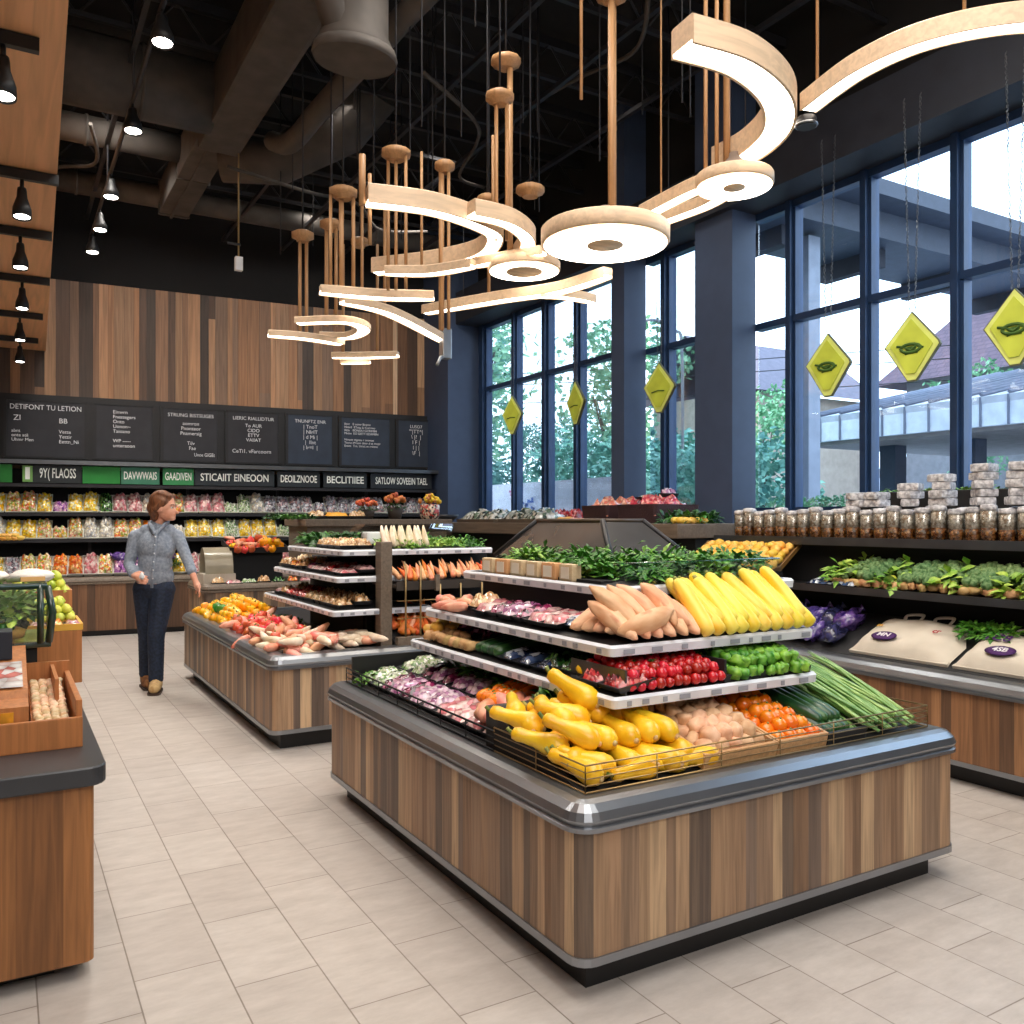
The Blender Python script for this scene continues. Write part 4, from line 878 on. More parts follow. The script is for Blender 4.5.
for k in range(2):
    for i in range(6-k): sweet[(i+k) % 3].put(T(1.95+.06*i+.03*k, 2.45+.03*k, .992+.035*k) @ R(U(-8, 22)) @ R(27+6*k, 'X') @ SC(.95, .95, .9), 'large pinkish sweet potato on the upper shelf corner', 'sweet potatoes on the upper shelf')
for k in range(2):
    for i in range(10-k): corn[i % 2].put(T(2.30+.063*i+.03*k, 2.455+.03*k, .994+.03*k) @ R(U(-4, 12)) @ R(37+U(-4, 8), 'X') @ SC(1.02, .95, 1), 'long yellow zucchini leaning on the upper front shelf', 'yellow zucchini on the upper shelf')
# ---- near island, top deck
for i in range(110):
    x, y = 2.1+.9*rnd.random(), 2.76+1.15*rnd.random()
    if x < 2.2 and y > 2.85: x += .12
    z = 1.19+.07*rnd.random()*(1 if x > 2.2 and y > 2.85 else .3)
    herbs[i % 4 if rnd.random() < .4 else i % 2].put(T(x, y, z) @ R(U(0, 360)) @ SC(1.05, 1.05, U(.8, 1.2)), 'loose green herb bunch on the top of the nearest island', 'herbs on top of the nearest island')
bag = plain('kraft_pack', (206, 182, 144), .6, bump=.3)
for i in range(6):
    y = 3.78-.14*i
    k = Kind('paper_wrap', 'pack', None, [('wrap', MB().box(-.055, -.02, 0, .055, .03, .075, bag if i % 3 != 1 else plain('kraft_orange', (214, 160, 110), .6), bev=.012)), ('film_window', MB().box(-.035, -.0215, .012, .03, -.019, .062, plain('kraft_window', (232, 222, 204), .3)))])
    k.put(T(2.10, y, 1.186) @ R(-90+U(-3, 3)), ('pale', 'orange-tinted', 'wide pale', 'plain kraft', 'orange-brown', 'nearest pale')[i]+' paper wrap standing in front of the herbs on the nearest island', 'paper wraps along the top deck')
for i in range(5): bigleaf[i % 3].put(T(2.4+.1*i, 3.1+.05*(i % 2), 1.2), 'leafy head in front of the smoked hood', 'leafy heads in front of the hood')

# ---- second island
for k in range(3):
    for i in range(13-k*2):
        for j in range(5-k):
            x, y = 1.56+.085*j+.04*k+U(-.01, .01), 7.22+.09*i+.05*k+U(-.012, .012)
            if (5 < i < 9 and j < 2 and k > 0): continue
            ypep.put(T(x, y, .58+.045*k+.02*j) @ R(U(0, 360)) @ R(U(-40, 40), 'X'), 'shiny yellow pepper in the heap at the far end of the second island', 'yellow peppers on the second island')
for i in range(9): gpep.put(T(1.6+.07*(i % 3), 7.56+.08*(i//3), .66) @ R(U(0, 360)) @ R(U(-50, 50), 'X'), 'green pepper lying on the yellow peppers', 'green peppers among the yellow')
for i in range(8): bigleaf[i % 2].put(T(1.9+.08*(i % 2), 6.75+.1*(i//2), .62) @ SC(.6, .6, .6), 'dark green leafy head behind the red peppers', 'dark greens on the second island')
for k in range(2):
    for i in range(20-k):
        for j in range(4-k):
            x, y = 1.55+.095*j+.03*k+U(-.012, .012), 5.5+.082*i+U(-.015, .015)
            m = T(x, y, .585+.04*k+.012*j) @ R(U(0, 360)) @ R(U(-40, 40), 'X')
            c = rnd.random()
            if y > 6.15 and c < .62 or c < .15: rpep.put(m, 'red pepper in the front heap of the second island', 'red peppers on the second island')
            elif c < .8: ppep.put(m @ SC(1.3, 1.1, 1.2), 'pale pink root in the front heap of the second island', 'pink roots on the second island')
            elif y < 6.1: crt.put(m @ SC(1.2, 1.0, 1.2), 'cream root at the near corner of the second island', 'cream roots on the second island')
            else: ppep.put(m, 'pale pink root in the front heap of the second island', 'pink roots on the second island')
for i in range(6): yelf.put(T(2.12+.03*(i % 2), 5.6+.05*i, .6+.02*(i % 2)), 'small yellow fruit at the foot of the post', 'yellow fruit by the post')
for (zz, xa, ya, ks) in ((.842, 1.93, 5.62, 0), (1.062, 1.98, 5.68, 1)):
    for i in range(12):
        y = ya+.06+.128*i
        k = ((pk_t, pk_t, pk_t, pk_t, pk_r, pk_r, pk_r, pk_t, pk_p), (pk_p, pk_r, pk_p, pk_p, pk_u, pk_t, pk_o, pk_t, pk_t))[ks][min(8, int(i*.75))]
        for j in range(2): k.put(T(xa+.07+.13*j, y, zz+.006+.02*j) @ R(-90+U(-5, 5)) @ SC(.8, 1, 1), {'root_pack': 'tan', 'berry_pack': 'red', 'sliced_pack': 'pink', 'beet_leaf_pack': 'purple', 'orange_pack': 'orange'}[k.name]+' tray of cut produce on the '+('lower', 'middle')[ks]+' shelf of the second island', 'cut produce, '+('lower', 'middle')[ks]+' shelf of the second island, '+k.name.replace('_', ' '))
for i in range(8): pk_t.put(T(2.08+.13*(i % 2), 5.85+.14*(i//2), 1.245) @ R(-90) @ SC(.8, 1, 1), 'tan tray of roots on the top of the second island', 'root trays on top of the second island')
for i in range(26): bigleaf[i % 2].put(T(2.1+.95*rnd.random(), 6.3+.65*rnd.random(), 1.25) @ R(U(0, 360)), 'leafy dark green head on top of the second island', 'leafy heads on top of the second island')
for i in range(34): herbs[(0, 2, 2, 1)[i % 4]].put(T(2.35+.8*rnd.random(), 5.7+.5*rnd.random(), 1.24) @ R(U(0, 360)) @ SC(1, 1, 1.2), 'light green herb bunch on the near edge of the second island top', 'herbs on top of the second island')
for i in range(11): crt.put(T(2.33+.032*i, 5.72+.02*(i % 2), 1.25) @ R(U(-6, 6)) @ R(62, 'X') @ SC(.9, 1, .9), 'white stalk standing in the row beside the scale box', 'white stalks on the second island')
def carrots(z0, n, h, lab, grp):
    for i in range(n): carrot[0 if rnd.random() < .6 else 1].put(T(2.35+.8*rnd.random(), 5.49+.26*rnd.random(), z0+h*rnd.random()) @ R(U(-70, 70)) @ R(U(10, 55), 'X') @ SC(1.25, 1.1, 1.25), lab, grp)
obj('carrot_ramp', MB().loops([[Vector((x, 5.47, .577)), Vector((x, 5.47, .6)), Vector((x, 5.9, .78)), Vector((x, 5.9, .577))] for x in (2.31, 3.2)], dk, smooth=False), mid)
for i in range(95):
    x, t_ = 2.34+.82*rnd.random(), rnd.random(); carrot[0 if rnd.random() < .75 else 1].put(T(x, 5.49+.2*t_, .62+.1*t_+.05*rnd.random()) @ R(U(-60, 60)) @ R(U(20, 50), 'X') @ SC(1.3, 1.1, 1.3), 'orange carrot in the lower wire-fronted bin of the second island', 'carrots in the lower bin')
for i in range(60):
    x, t_ = 2.34+.82*rnd.random(), rnd.random(); carrot[1 if rnd.random() < .7 else 0].put(T(x, 5.49+.15*t_, 1.012+.02*rnd.random()+.03*t_) @ R(U(-25, 25)) @ R(U(25, 60), 'X') @ SC(1.2, .9, 1.2), 'pale orange carrot on the upper end shelf of the second island', 'carrots on the upper end shelf')
for i in range(46):
    x, y = 1.9+.3*rnd.random(), 5.5+.35*rnd.random()
    (crt if i % 3 else ppep).put(T(x, y, .59+.05*rnd.random()) @ R(U(0, 360)) @ SC(1.1, 1, 1.1), ('pale pink root in the front heap of the second island', 'cream root at the near corner of the second island')[1 if i % 3 else 0], ('pink roots on the second island', 'cream roots on the second island')[1 if i % 3 else 0])
# ------------------------------------------------------------ window counter, near stretch
obj('deck_ramp', MB().loops([[Vector((4.6, y, .577)), Vector((4.6, y, .6)), Vector((5.05, y, .82)), Vector((5.05, y, .577))] for y in (.5, 5.1)], dk, smooth=False), wn)
WR = lambda y, x=4.62, z=.612: T(x, y, z) @ R(-90) @ R(25, 'X')
linen = plain('linen_bag', (214, 204, 188), .85, bump=.4, bscale=300, var=.04); inkp = plain('purple_ink', (72, 30, 96), .7); inkr = plain('red_ink', (176, 40, 50), .7); wht = plain('white_ink', (236, 234, 238), .7)
def tote(M, lab, w=.66, l=.40, seed=0, text='ASO', extra=()):
    t = thing('tote_bag', lab, 'bag', M); q = random.Random(seed); mb = MB(); G = []
    for j in range(13):
        row = []
        for i in range(17):
            u, v = i/16*2-1, j/12*2-1; e = max(0, (1-u**8)*(1-v**8))
            cx = 1-.0*u; tp = (1-.28*max(0, v)**2 if seed else 1-.34*max(0, v)*(.6+.4*u))
            row.append(mb.bm.verts.new((u*w/2*tp, (v+1)*l/2, .012+.085*e*(.75+.25*noise.noise((u*2, v*2, seed*7))))))
        G.append(row)
    for j in range(12):
        for i in range(16): mb.face([G[j][i], G[j][i+1], G[j+1][i+1], G[j+1][i]], linen, smooth=True)
    mb.loops([[Vector((x, y, z)) for x, y in ((-w/2, 0), (w/2, 0), (w/2*.74, l), (-w/2*.74, l))] for z in (0, .02)], linen, smooth=False)
    obj('bag_body', mb, t)
    mb = MB(); mb.ball((-.12, .1, .094), (.085, .05, .006), inkp, 20, 4); e = obj('printed_oval', mb, t)
    letters('lettering', text, e, T(-.12, .085, .101), .055, wht, 'CENTER', .001)
    for x, y, s, m_, tx in extra: letters('printed_mark', tx, t, T(x, y, .094), s, m_, 'CENTER', .001)
    for s in (-1, 1): obj('handle', MB().tube(catmull([(s*.1-.05, l*.9, .06), (s*.1-.05, l*1.0, .07), (s*.1+.05, l*1.02, .075), (s*.1+.05, l*.9, .06)]), .012, linen, 6, flat=.4), t)
    return t
tote(WR(3.30), 'cream linen bag with a purple oval print, lying nearest the purple bags', .66, .40, 0, 'MN', ((.16, .2, .06, inkr, 'cr'), (-.22, .2, .05, plain('ochre_ink', (206, 150, 40), .7), 'm')))
tote(WR(2.58), 'cream linen bag with purple prints at the picture edge under the shelf', .72, .36, 1, '4SB', ((-.2, .2, .09, inkp, '1C8'), (.08, .24, .08, inkp, '\u2248S'), (.2, .16, .07, inkr, 'o')))
for i in range(5): herbs[i % 2].put(WR(2.98-.05*i) @ T(0, .3, .07) @ R(U(0, 360)) @ SC(1, 1, .7), 'green herb bunch spilling over the gap between the two linen bags', 'herbs between the linen bags')
pbag = prod('purple_film', (52, 40, 110), (120, 90, 170), .2, 26, (206, 196, 222), coat=.6); dbag = prod('dark_blue_film', (26, 26, 50), (60, 56, 100), .2, 30, coat=.6)
def sack(m, seed): return MB().ball((0, .09, .05), (.075, .1, .055), m, 12, 8, jit=.7, seed=seed)
sk = [Kind('produce_bag', 'bag', None, [('bag_body', sack(m_, i)), ('bag_tie', MB().tube([(0, .18, .06), (0, .2, .075), (.01, .22, .08)], [.018, .01, .03], m_, 7))]) for i, m_ in enumerate((pbag, pbag, dbag))]
for k in range(2):
    for i in range(6): sk[(i+k) % 3].put(WR(4.45-.125*i) @ T(0, .02+.16*k, .0+.02*k) @ R(U(-15, 15)), 'shiny purple and blue film bag of produce on the window counter deck', 'purple bags on the window counter')
for i in range(3): sk[2].put(WR(4.95-.14*i) @ T(0, .05, 0), 'shiny purple and blue film bag of produce on the window counter deck', 'purple bags on the window counter')
for i in range(4): pk_w.put(WR(4.2-.1*i) @ T(0, .33, .02) @ R(90) @ SC(.5, .6, .6), 'small green pack behind the purple bags', 'small packs behind the purple bags')
# middle shelf
MS = lambda y, d=0, z=1.008: T(4.8, y, z) @ R(-90) @ R(9, 'X') @ T(0, d, 0)
tm = T(4.62, 4.66, 1.09) @ R(-78) @ R(30, 'X')
frame_tray(tm, .8, .34, .03, 'produce_tray', 'tilted dark-edged tray of yellow fruit beside the near pillar', plain('tray_ochre', (120, 86, 40), .6))
fill([yelf], tm, .74, .3, 10, 5, 2, .035, .012, 'pale yellow fruit in the tilted tray beside the near pillar', 'yellow fruit in the tilted tray', 180, y0=.02)
obj('tray_stand', MB().box(4.86, 4.9, 1.01, 5.0, 5.1, 1.06, DARK).tube([(4.9, 5.05, 1.01), (4.9, 5.05, 1.22), (4.87, 5.05, 1.27)], .015, BLACK, 8).ball((4.87, 5.05, 1.28), .03, BLACK), wn)
for i in range(4): pk_b.put(MS(4.05-.09*i) @ T(0, .05, .0) @ R(90), 'small blue pack between the yellow fruit and the broccoli', 'blue packs on the window shelf')
for i in range(16): tanr.put(MS(3.95-.036*i) @ T(0, .03+.02*(i % 2), 0) @ R(U(0, 180)), 'tan root in front of the broccoli heap on the window shelf', 'tan roots on the window shelf')
for i in range(26): tanr.put(MS(3.4-.045*i) @ T(0, .03+.02*(i % 3), .0) @ R(U(0, 180)), 'tan root in front of the broccoli heap on the window shelf', 'tan roots on the window shelf')
for k in range(2):
    for i in range(13-k): (broc[i % 2] if (i*7+k*3) % 3 else bigleaf[2]).put(MS(3.9-.13*i-.06*k) @ T(0, .13+.1*k, .01+.03*k) @ R(U(0, 360)) @ SC(1.25, 1.25, 1.15), 'green head in the heap of broccoli and lettuce on the window shelf', 'green heads on the window shelf') 
for i in range(8): limef.put(MS(3.6-.1*i) @ T(0, .08, .03) @ R(U(0, 180)), 'yellow-green fruit among the broccoli heads', 'yellow-green fruit on the window shelf')
# jars on the top shelf
beans = cells('jar_beans', [(236, 230, 222), (214, 204, 194), (246, 242, 238), (180, 160, 144), (232, 226, 222)], 70); amber = cells('jar_amber', [(160, 100, 50), (120, 70, 34), (190, 130, 70), (90, 52, 28)], 80); clothm = prod('jar_cloth', (150, 148, 152), (222, 220, 222), .8, 40, vary=.12, bump=.5)
def jar(h, r=.042):
    return Kind('jar', 'jar', None, [('lower_contents', MB().lathe([(r*.9, .003), (r*.92, h*.36)], amber, 12)), ('upper_contents', MB().lathe([(r*.92, h*.36), (r*.92, h*.86), (r*.6, h*.9)], beans, 12)),
        ('glass_body', MB().lathe([(r*.96, 0), (r, .008), (r, h*.85), (r*.8, h*.93), (r*.8, h*.95)], JARG, 14)), ('cloth_cover', MB().lathe([(r*1.04, h*.84), (r*1.0, h*.93), (r*.92, h*.99), (r*.4, h*1.02), (.002, h*1.02)], clothm, 12))])
jars = [jar(.2, .048), jar(.215, .048), jar(.19, .047)]
for j in range(2):
    for i in range(27): jars[(i*7+j) % 3].put(T(5.0+.105*j, 4.95-.105*i+U(-.008, .008), 1.325) @ R(U(0, 360)), 'cloth-covered glass jar in the '+('front', 'second')[j]+' row along the top of the window counter', 'jars on the window counter, '+('front', 'second')[j]+' row')
fold = Kind('folded_cloth', 'cloth', MB().box(-.068, -.055, 0, .068, .055, .05, clothm, bev=.019))
for i, (y, n) in enumerate(((3.9, 2), (3.75, 2), (3.5, 3), (3.28, 4), (3.02, 5), (2.8, 5), (2.55, 5), (2.3, 5))):
    for k in range(n): fold.put(T(5.05+U(-.006, .006), y+U(-.006, .006), 1.325+.212+.05*k) @ R(U(0, 360)), 'pale folded cloth piled on the jars, in the '+('first', 'second', 'third', 'fourth', 'fifth', 'sixth', 'seventh', 'last')[i]+' pile from the near pillar', 'pile %s of folded cloths on the jars' % 'abcdefghi'[i])
obj('window_planter', MB().box(5.72, 2.0, 1.5, 6.03, 4.4, 1.66, BLACK, bev=.01)); o_ = C.objects[-1]; tag(o_, 'long black planter box on the window sill behind the jars', 'planter')
for i in range(22): herbs[i % 3].put(T(5.8+.15*rnd.random(), 2.1+.105*i, 1.64) @ SC(.9, .9, .7), 'low green plant growing in the black planter on the sill', 'plants in the sill planter')
# ---- far stretch
top = 1.42
fish = cells('seafood_mix', [(226, 226, 220), (170, 176, 170), (60, 76, 70), (206, 196, 180), (110, 130, 110)], 26)
tr = Kind('platter', 'platter', None, [('plate', tray_mesh(.9, .5, .04, BOARDW)), ('contents', heap(.86, .46, .13, fish, 3, (16, 9), .7))])
tr.put(T(4.98, 8.9, top) @ R(-90), 'long platter heaped with pale and dark food, toward the back corner')
tr.put(T(4.98, 7.9, top) @ R(-90), 'long platter heaped with pale and dark food, behind the smoked hood')
for i in range(8): bigleaf[i % 2].put(T(5.1, 9.2-.12*i, top+.07) @ SC(.6, .6, .6), 'leafy sprig on the far platters', 'sprigs on the far platters')
yel_p = pack('yellow_packet', 'pack', .2, .14, .06, plain('packet_yellow', (228, 160, 40), .4), 2); yel_p.put(T(4.8, 7.1, top) @ R(-60), 'orange-yellow packet lying on the far counter top')
def basket(name, w, l, h, m): 
    mb = MB(); n = 9
    mb.loops([[Vector((x, y, 0)) for x, y in rrect(-w/2, -l/2, w/2, l/2, .05, -.03)], [Vector((x, y, h)) for x, y in rrect(-w/2, -l/2, w/2, l/2, .05)], [Vector((x, y, h)) for x, y in rrect(-w/2, -l/2, w/2, l/2, .05, -.01)], [Vector((x, y, .01)) for x, y in rrect(-w/2, -l/2, w/2, l/2, .05, -.04)]], m, smooth=False); return mb
bskm = plain('basket_dark', (60, 36, 40), .7, bump=.8, bscale=90); pinks = cells('pink_berries', [(230, 110, 110), (214, 80, 90), (240, 160, 150), (200, 60, 80)], 40); salmon = cells('salmon_bits', [(236, 150, 120), (226, 120, 100), (244, 186, 160)], 34)
kb = [Kind('basket', 'basket', None, [('basket_body', basket('b', .62, .5, .17, bskm)), ('contents', heap(.58, .46, .22, m_, 4, (14, 11), .5))]) for m_ in (pinks, salmon)]
kb[0].put(T(5.15, 6.12, top) @ R(8), 'dark woven basket of pink berries, nearest of the baskets beside the middle pillar')
kb[1].put(T(5.2, 6.75, top) @ R(-5), 'dark woven basket of salmon-coloured pieces behind the pink berries')
pk_w.put(T(5.1, 6.2, top+.22) @ R(40) @ SC(1.4, 1.4, .8), 'green pack laid on top of the pink berry basket')
pk_l.put(T(5.3, 6.15, top+.24) @ SC(.8, .8, 1.6), 'pink pack laid on top of the pink berry basket')
for i in range(5): pk_r.put(T(5.1+.05*(i % 2), 7.35+.14*i, top) @ R(U(-20, 20)) @ SC(1.2, 1.2, 2.4), 'red and white pack standing in the row behind the baskets', 'packs behind the baskets')
for i in range(4): ppep.put(T(4.78, 6.75+.05*i, top) @ R(U(0, 180)), 'small pink root in front of the salmon basket', 'pink roots in front of the salmon basket')
for i in range(7): bigleaf[i % 2].put(T(4.9+.1*(i % 3), 5.42+.12*(i//3), top) @ SC(.9, .9, 1.1), 'bushy green head at the near end of the far counter top', 'greens at the near end of the far counter')
for i in range(10): yelf.put(T(4.75+.06*(i % 5), 5.36+.07*(i//5), top+.0) @ R(U(0, 180)), 'yellow fruit in front of the bushy greens on the far counter top', 'yellow fruit on the far counter')
obj('serving_plate', MB().lathe([(.1, 0), (.2, .015), (.21, .02), (.19, .018), (.02, .012)], WHITE, 24), None, T(3.25, 3.4, 1.22)); tag(C.objects[-1], 'shallow white plate beside the smoked hood', 'plate')
obj('plate_stand', MB().lathe([(.1, 0), (.03, .02), (.03, .2), (.1, .23)], DARK, 14).box(-.3, -.05, .0, -.05, .05, .02, DARK), None, T(3.25, 3.4, .985)); tag(C.objects[-1], 'dark stand carrying the white plate', 'stand')
for i in range(26): herbs[i % 3].put(WR(0) @ T(0, 0, 0) if False else T(4.75+.12*rnd.random(), 5.6+5*rnd.random(), .66) @ R(U(0, 360)) @ SC(1.2, 1.2, 1.2), 'green bunch on the low deck of the far window counter', 'greens on the far window counter deck')
# ---- serving counter: flower pots, covers, fruit trays
def flowers(m1, m2, seed): 
    q = random.Random(seed); mb = MB()
    for _ in range(34):
        a, d = q.uniform(0, 2*PI), .13*math.sqrt(q.random()); mb.ball((d*math.cos(a), d*math.sin(a), .2+.09*(1-(d/.13)**2)), q.uniform(.018, .03), m1 if q.random() < .7 else m2, 6, 4, jit=.6, seed=q.random()*9)
    return mb
fo, fr, fy = prod('flower_orange', (206, 96, 40), (232, 140, 80), .6, 40), prod('flower_rust', (150, 56, 36), (200, 90, 60), .6, 40), prod('flower_yellow', (240, 170, 20), (252, 204, 50), .6, 40)
pot1 = Kind('flower_pot', 'flower pot', None, [('pot', MB().lathe([(.07, 0), (.1, .14), (.09, .14)], plain('pot_dark', (60, 50, 44), .7), 14)), ('foliage', leaves(MB(), 60, .12, .12, .07, .03, LEAF2, 5).mesh('foliage')), ('blooms', flowers(fo, fr, 1))])
for p in pot1.parts[1:2]: p[1].transform(T(0, 0, .1))
pot1.put(T(3.62, 9.45, 1.46) @ SC(1, 1, .8), 'pot of rust-orange flowers on the serving counter, toward the soffit'); pot1.put(T(3.95, 9.4, 1.46), 'bushier pot of rust-orange flowers on the serving counter')
pot2 = Kind('flower_pot', 'flower pot', None, [('pot', MB().lathe([(.1, 0), (.12, .05), (.12, .17), (.1, .18)], cells('mosaic_pot', [(200, 70, 60), (230, 190, 170), (60, 50, 50), (240, 220, 190)], 40), 14)), ('blooms', flowers(fy, fo, 2))])
pot2.put(T(4.42, 9.45, 1.46), 'mosaic pot of bright yellow flowers at the window end of the serving counter')
for i in range(3): (pk_t, yel_p, pk_t)[i].put(T(3.0+.24*i, 9.4, 1.46) @ SC(1.3, 1.3, 1.3), ('tan pack', 'orange packet', 'second tan pack')[i]+' on the brown top of the serving counter', None)
for i in range(5): bigleaf[i % 2].put(T(2.5+.1*i, 9.35, 1.46) @ SC(.7, .7, .6), 'small leafy head on the brown serving counter top', 'leafy heads on the serving counter')
obj('dark_bowl', MB().lathe([(.06, 0), (.16, .06), (.17, .1), (.15, .09), (.05, .02)], DARK, 18), None, T(4.95, 10.1, 1.42)); tag(C.objects[-1], 'dark shallow bowl on the counter at the back corner by the windows', 'bowl')
cvm = clear('smoky_cover', (214, 206, 196), .12)
ft = frame_tray(T(2.35, 9.28, 1.1) @ R(12, 'X'), .62, .42, .06, 'fruit_tray', 'black tray of pink and orange fruit behind the second island', BLACK)
obj('stand', MB().box(2.08, 9.36, .775, 2.62, 9.68, 1.11, BLACKM)); tag(C.objects[-1], 'black block stand under the tray of pink fruit', 'stand')
fill([ppep, rpep, ypep], T(2.35, 9.28, 1.1) @ R(12, 'X'), .56, .38, 7, 4, 2, .05, .015, 'pink, red or yellow fruit in the black tray behind the second island', 'fruit in the black tray', 180, y0=.02, roll=40)

cov = thing('food_cover', 'smoky curved cover over food, beside the black fruit tray', 'cover', T(1.98, 9.35, .775)); mb = MB()
mb.loops([[Vector((x, .16*math.cos(a*PI/10), .27*math.sin(a*PI/10)+.12)) for a in range(11)] for x in (-.2, .08)], plain('cover_tan', (150, 140, 118), .3, coat=.5), closed=False); obj('shell', mb, cov); obj('base', MB().box(-.22, -.17, 0, .1, .17, .12, plain('cover_base', (186, 176, 160), .5)), cov)
for i, k in enumerate((pk_t, pk_p, pk_w, pk_t, pk_g, pk_o, pk_p)): k.put(T(1.9+.155*i, 9.17, .777) @ R(U(-6, 6)) @ SC(.85, .8, 1.2), ('tan', 'pink', 'pale green', 'second tan', 'dark green', 'orange', 'second pink')[i]+' pack in the row along the low deck of the serving counter', 'packs on the serving counter deck')
# ------------------------------------------------------------ back wall shelves and counter
def bp(name, mat, s): return pack(name, 'pack', .165, .15, .1, mat, s, film=False, n=(8, 7), rough=.7, tray=plain('pale_tub', (206, 208, 200), .3))
bk = {'yellow': bp('yellow_pack', c_yel, 1), 'mixed fruit': bp('fruit_pack', c_mix, 2), 'white': bp('white_pack', c_wht, 3), 'silver': bp('film_pack', c_gry, 4), 'lilac': bp('lilac_pack', c_lil, 5), 'orange': bp('orange_pack', c_oran, 6), 'green': bp('green_pack', c_dkg, 7), 'pink': bp('pink_pack', c_pink, 8), 'pale green': bp('salad_pack', c_white, 9)}
zones = (('top', 1.53, -.3, [(-7.2, 'yellow'), (-5.75, 'mixed fruit'), (-5.5, 'yellow'), (-5.25, 'lilac'), (-5.1, 'yellow'), (-4.72, 'green'), (-4.55, 'pink'), (-4.2, 'white'), (-3.95, 'mixed fruit'), (-3.75, 'pink'), (-3.3, 'pale green'), (-2.85, 'white'), (-2.7, 'silver')]),
         ('middle', 1.2, -.36, [(-7.2, 'white'), (-5.8, 'yellow'), (-5.55, 'mixed fruit'), (-4.9, 'white'), (-4.6, 'mixed fruit'), (-4.35, 'orange'), (-4.1, 'white'), (-3.8, 'yellow'), (-3.3, 'pale green'), (-3.1, 'yellow'), (-2.6, 'pale green'), (-1.8, 'silver')]),
         ('bottom', .745, -.45, [(-7.2, 'yellow'), (-5.9, 'silver'), (-5.6, 'mixed fruit'), (-5.25, 'orange'), (-5.05, 'pink'), (-4.8, 'mixed fruit'), (-4.55, 'lilac'), (-4.3, 'orange'), (-4.1, 'green'), (-3.95, 'yellow'), (-3.8, 'pink'), (-3.2, 'pale green'), (-2.8, 'pink'), (-2.2, 'white'), (-1.5, 'green')]))
for nm, z, y, zn in zones:
    x = -6.95; i = 0
    while x < -.25:
        col = [c for a, c in zn if a <= x][-1]
        for j in range(2):
            if j and rnd.random() < .1: continue
            bk[col].put(BM @ T(x+U(-.008, .008), y+.1*j, z+.05+.1*j) @ R(42, 'X') @ SC(1.03, 1.15, U(1.0, 1.35)), col+' pack in the '+('front', 'rear')[j]+' row on the '+nm+' shelf along the back wall', col+' packs, '+nm+' back shelf, '+('front', 'rear')[j]+' row')
        x += .172
for i in range(9): yelf.put(BM @ T(-5.9+.06*(i % 5), -.46, 1.2+.03*(i//5)) @ SC(1.1, 1.1, 1.1), 'yellow fruit in the small heap on the middle back shelf', 'yellow fruit on the back shelf')
for i in range(5): sk[0].put(BM @ T(-4.45+.14*i, -.4, .93+.0*i) @ R(90+U(-20, 20)), 'crinkled purple film bag lying on the packs of the bottom back shelf', 'purple bags on the back shelf')
for i in range(3): bigleaf[0].put(BM @ T(-4.15+.09*i, -.5, .85), 'dark leafy head on the bottom back shelf', 'leafy heads on the bottom back shelf')

LC0 = set(C.objects)
# ------------------------------------------------------------ front counter
def crate(M, w, l, h, lab, mat=CRATE): return frame_tray(M, w, l, h, 'wooden_crate', lab, mat, None, .018, 'crate')
t = thing('wooden_tray', 'broad low wooden tray at the front of the slab-topped counter', 'tray', T(0, 0, 0))
obj('bottom', MB().box(-.9, 3.3, .642, .235, 4.0, .655, CRATE), t); obj('front_panel', MB().box(-.9, 3.29, .642, .235, 3.31, .745, CRATE, bev=.005), t); obj('side_panel', MB().box(.215, 3.31, .642, .235, 4.0, .8, CRATE, bev=.005), t); obj('back_panel', MB().box(-.9, 3.98, .642, .235, 4.0, .84, CRATE), t); obj('divider', MB().box(.165, 3.6, .655, .178, 3.98, .83, CRATE), t)
nut = Kind('nut', 'nut', lump(.016, prod('nut_shell', (214, 176, 130), (238, 214, 180), .7, 40), 7, 5, .4, (1.2, .9, .9), 4))
obj('nut_ramp', MB().loops([[Vector((x, 3.32, .656)), Vector((x, 3.32, .70)), Vector((x, 3.96, .76)), Vector((x, 3.96, .656))] for x in (.085, .2)], CRATE, smooth=False), t)
for i in range(76): nut.put(T(.105+.027*(i % 4)+U(-.004, .004), 3.34+.032*(i//4)+U(-.005, .005), .703+.003*(i//4)) @ R(U(0, 180)), 'pale tan nut in the open compartment of the low wooden tray', 'nuts in the wooden tray')
t = thing('dispenser_box', 'wooden box with a picture card on its slope and a yellow front label', 'box', T(0, 0, 0))
mb = MB(); mb.loops([[Vector((x, y, z)) for y, z in ((3.33, .66), (3.33, .79), (3.44, .80), (3.46, .825), (3.72, .885), (3.86, .93), (3.9, .9), (3.9, .66))] for x in (-.85, .075)], CRATE, smooth=False); obj('body', mb, t)
obj('front_label', MB().box(-.8, 3.322, .675, .03, 3.33, .775, plain('label_yellow', (206, 140, 24), .45, var=.2, nscale=18)), t)
cardm = cells('picture_card', [(232, 226, 224), (240, 236, 234), (214, 120, 110), (236, 230, 228), (224, 200, 196), (236, 232, 230)], 24)
mb = MB(); mb.quad([(-.84, 3.47, .835), (.06, 3.47, .835), (.06, 3.71, .89), (-.84, 3.71, .89)], cardm); obj('picture_card', mb, t)
obj('black_header', MB().box(-.84, 3.735, .895, .03, 3.86, 1.0, plain('header_black', (34, 38, 48), .35), bev=.004), t)
obj('header_label', MB().box(-.5, 3.73, .91, -.02, 3.735, .96, plain('label_yellow2', (196, 134, 30), .5)), t)
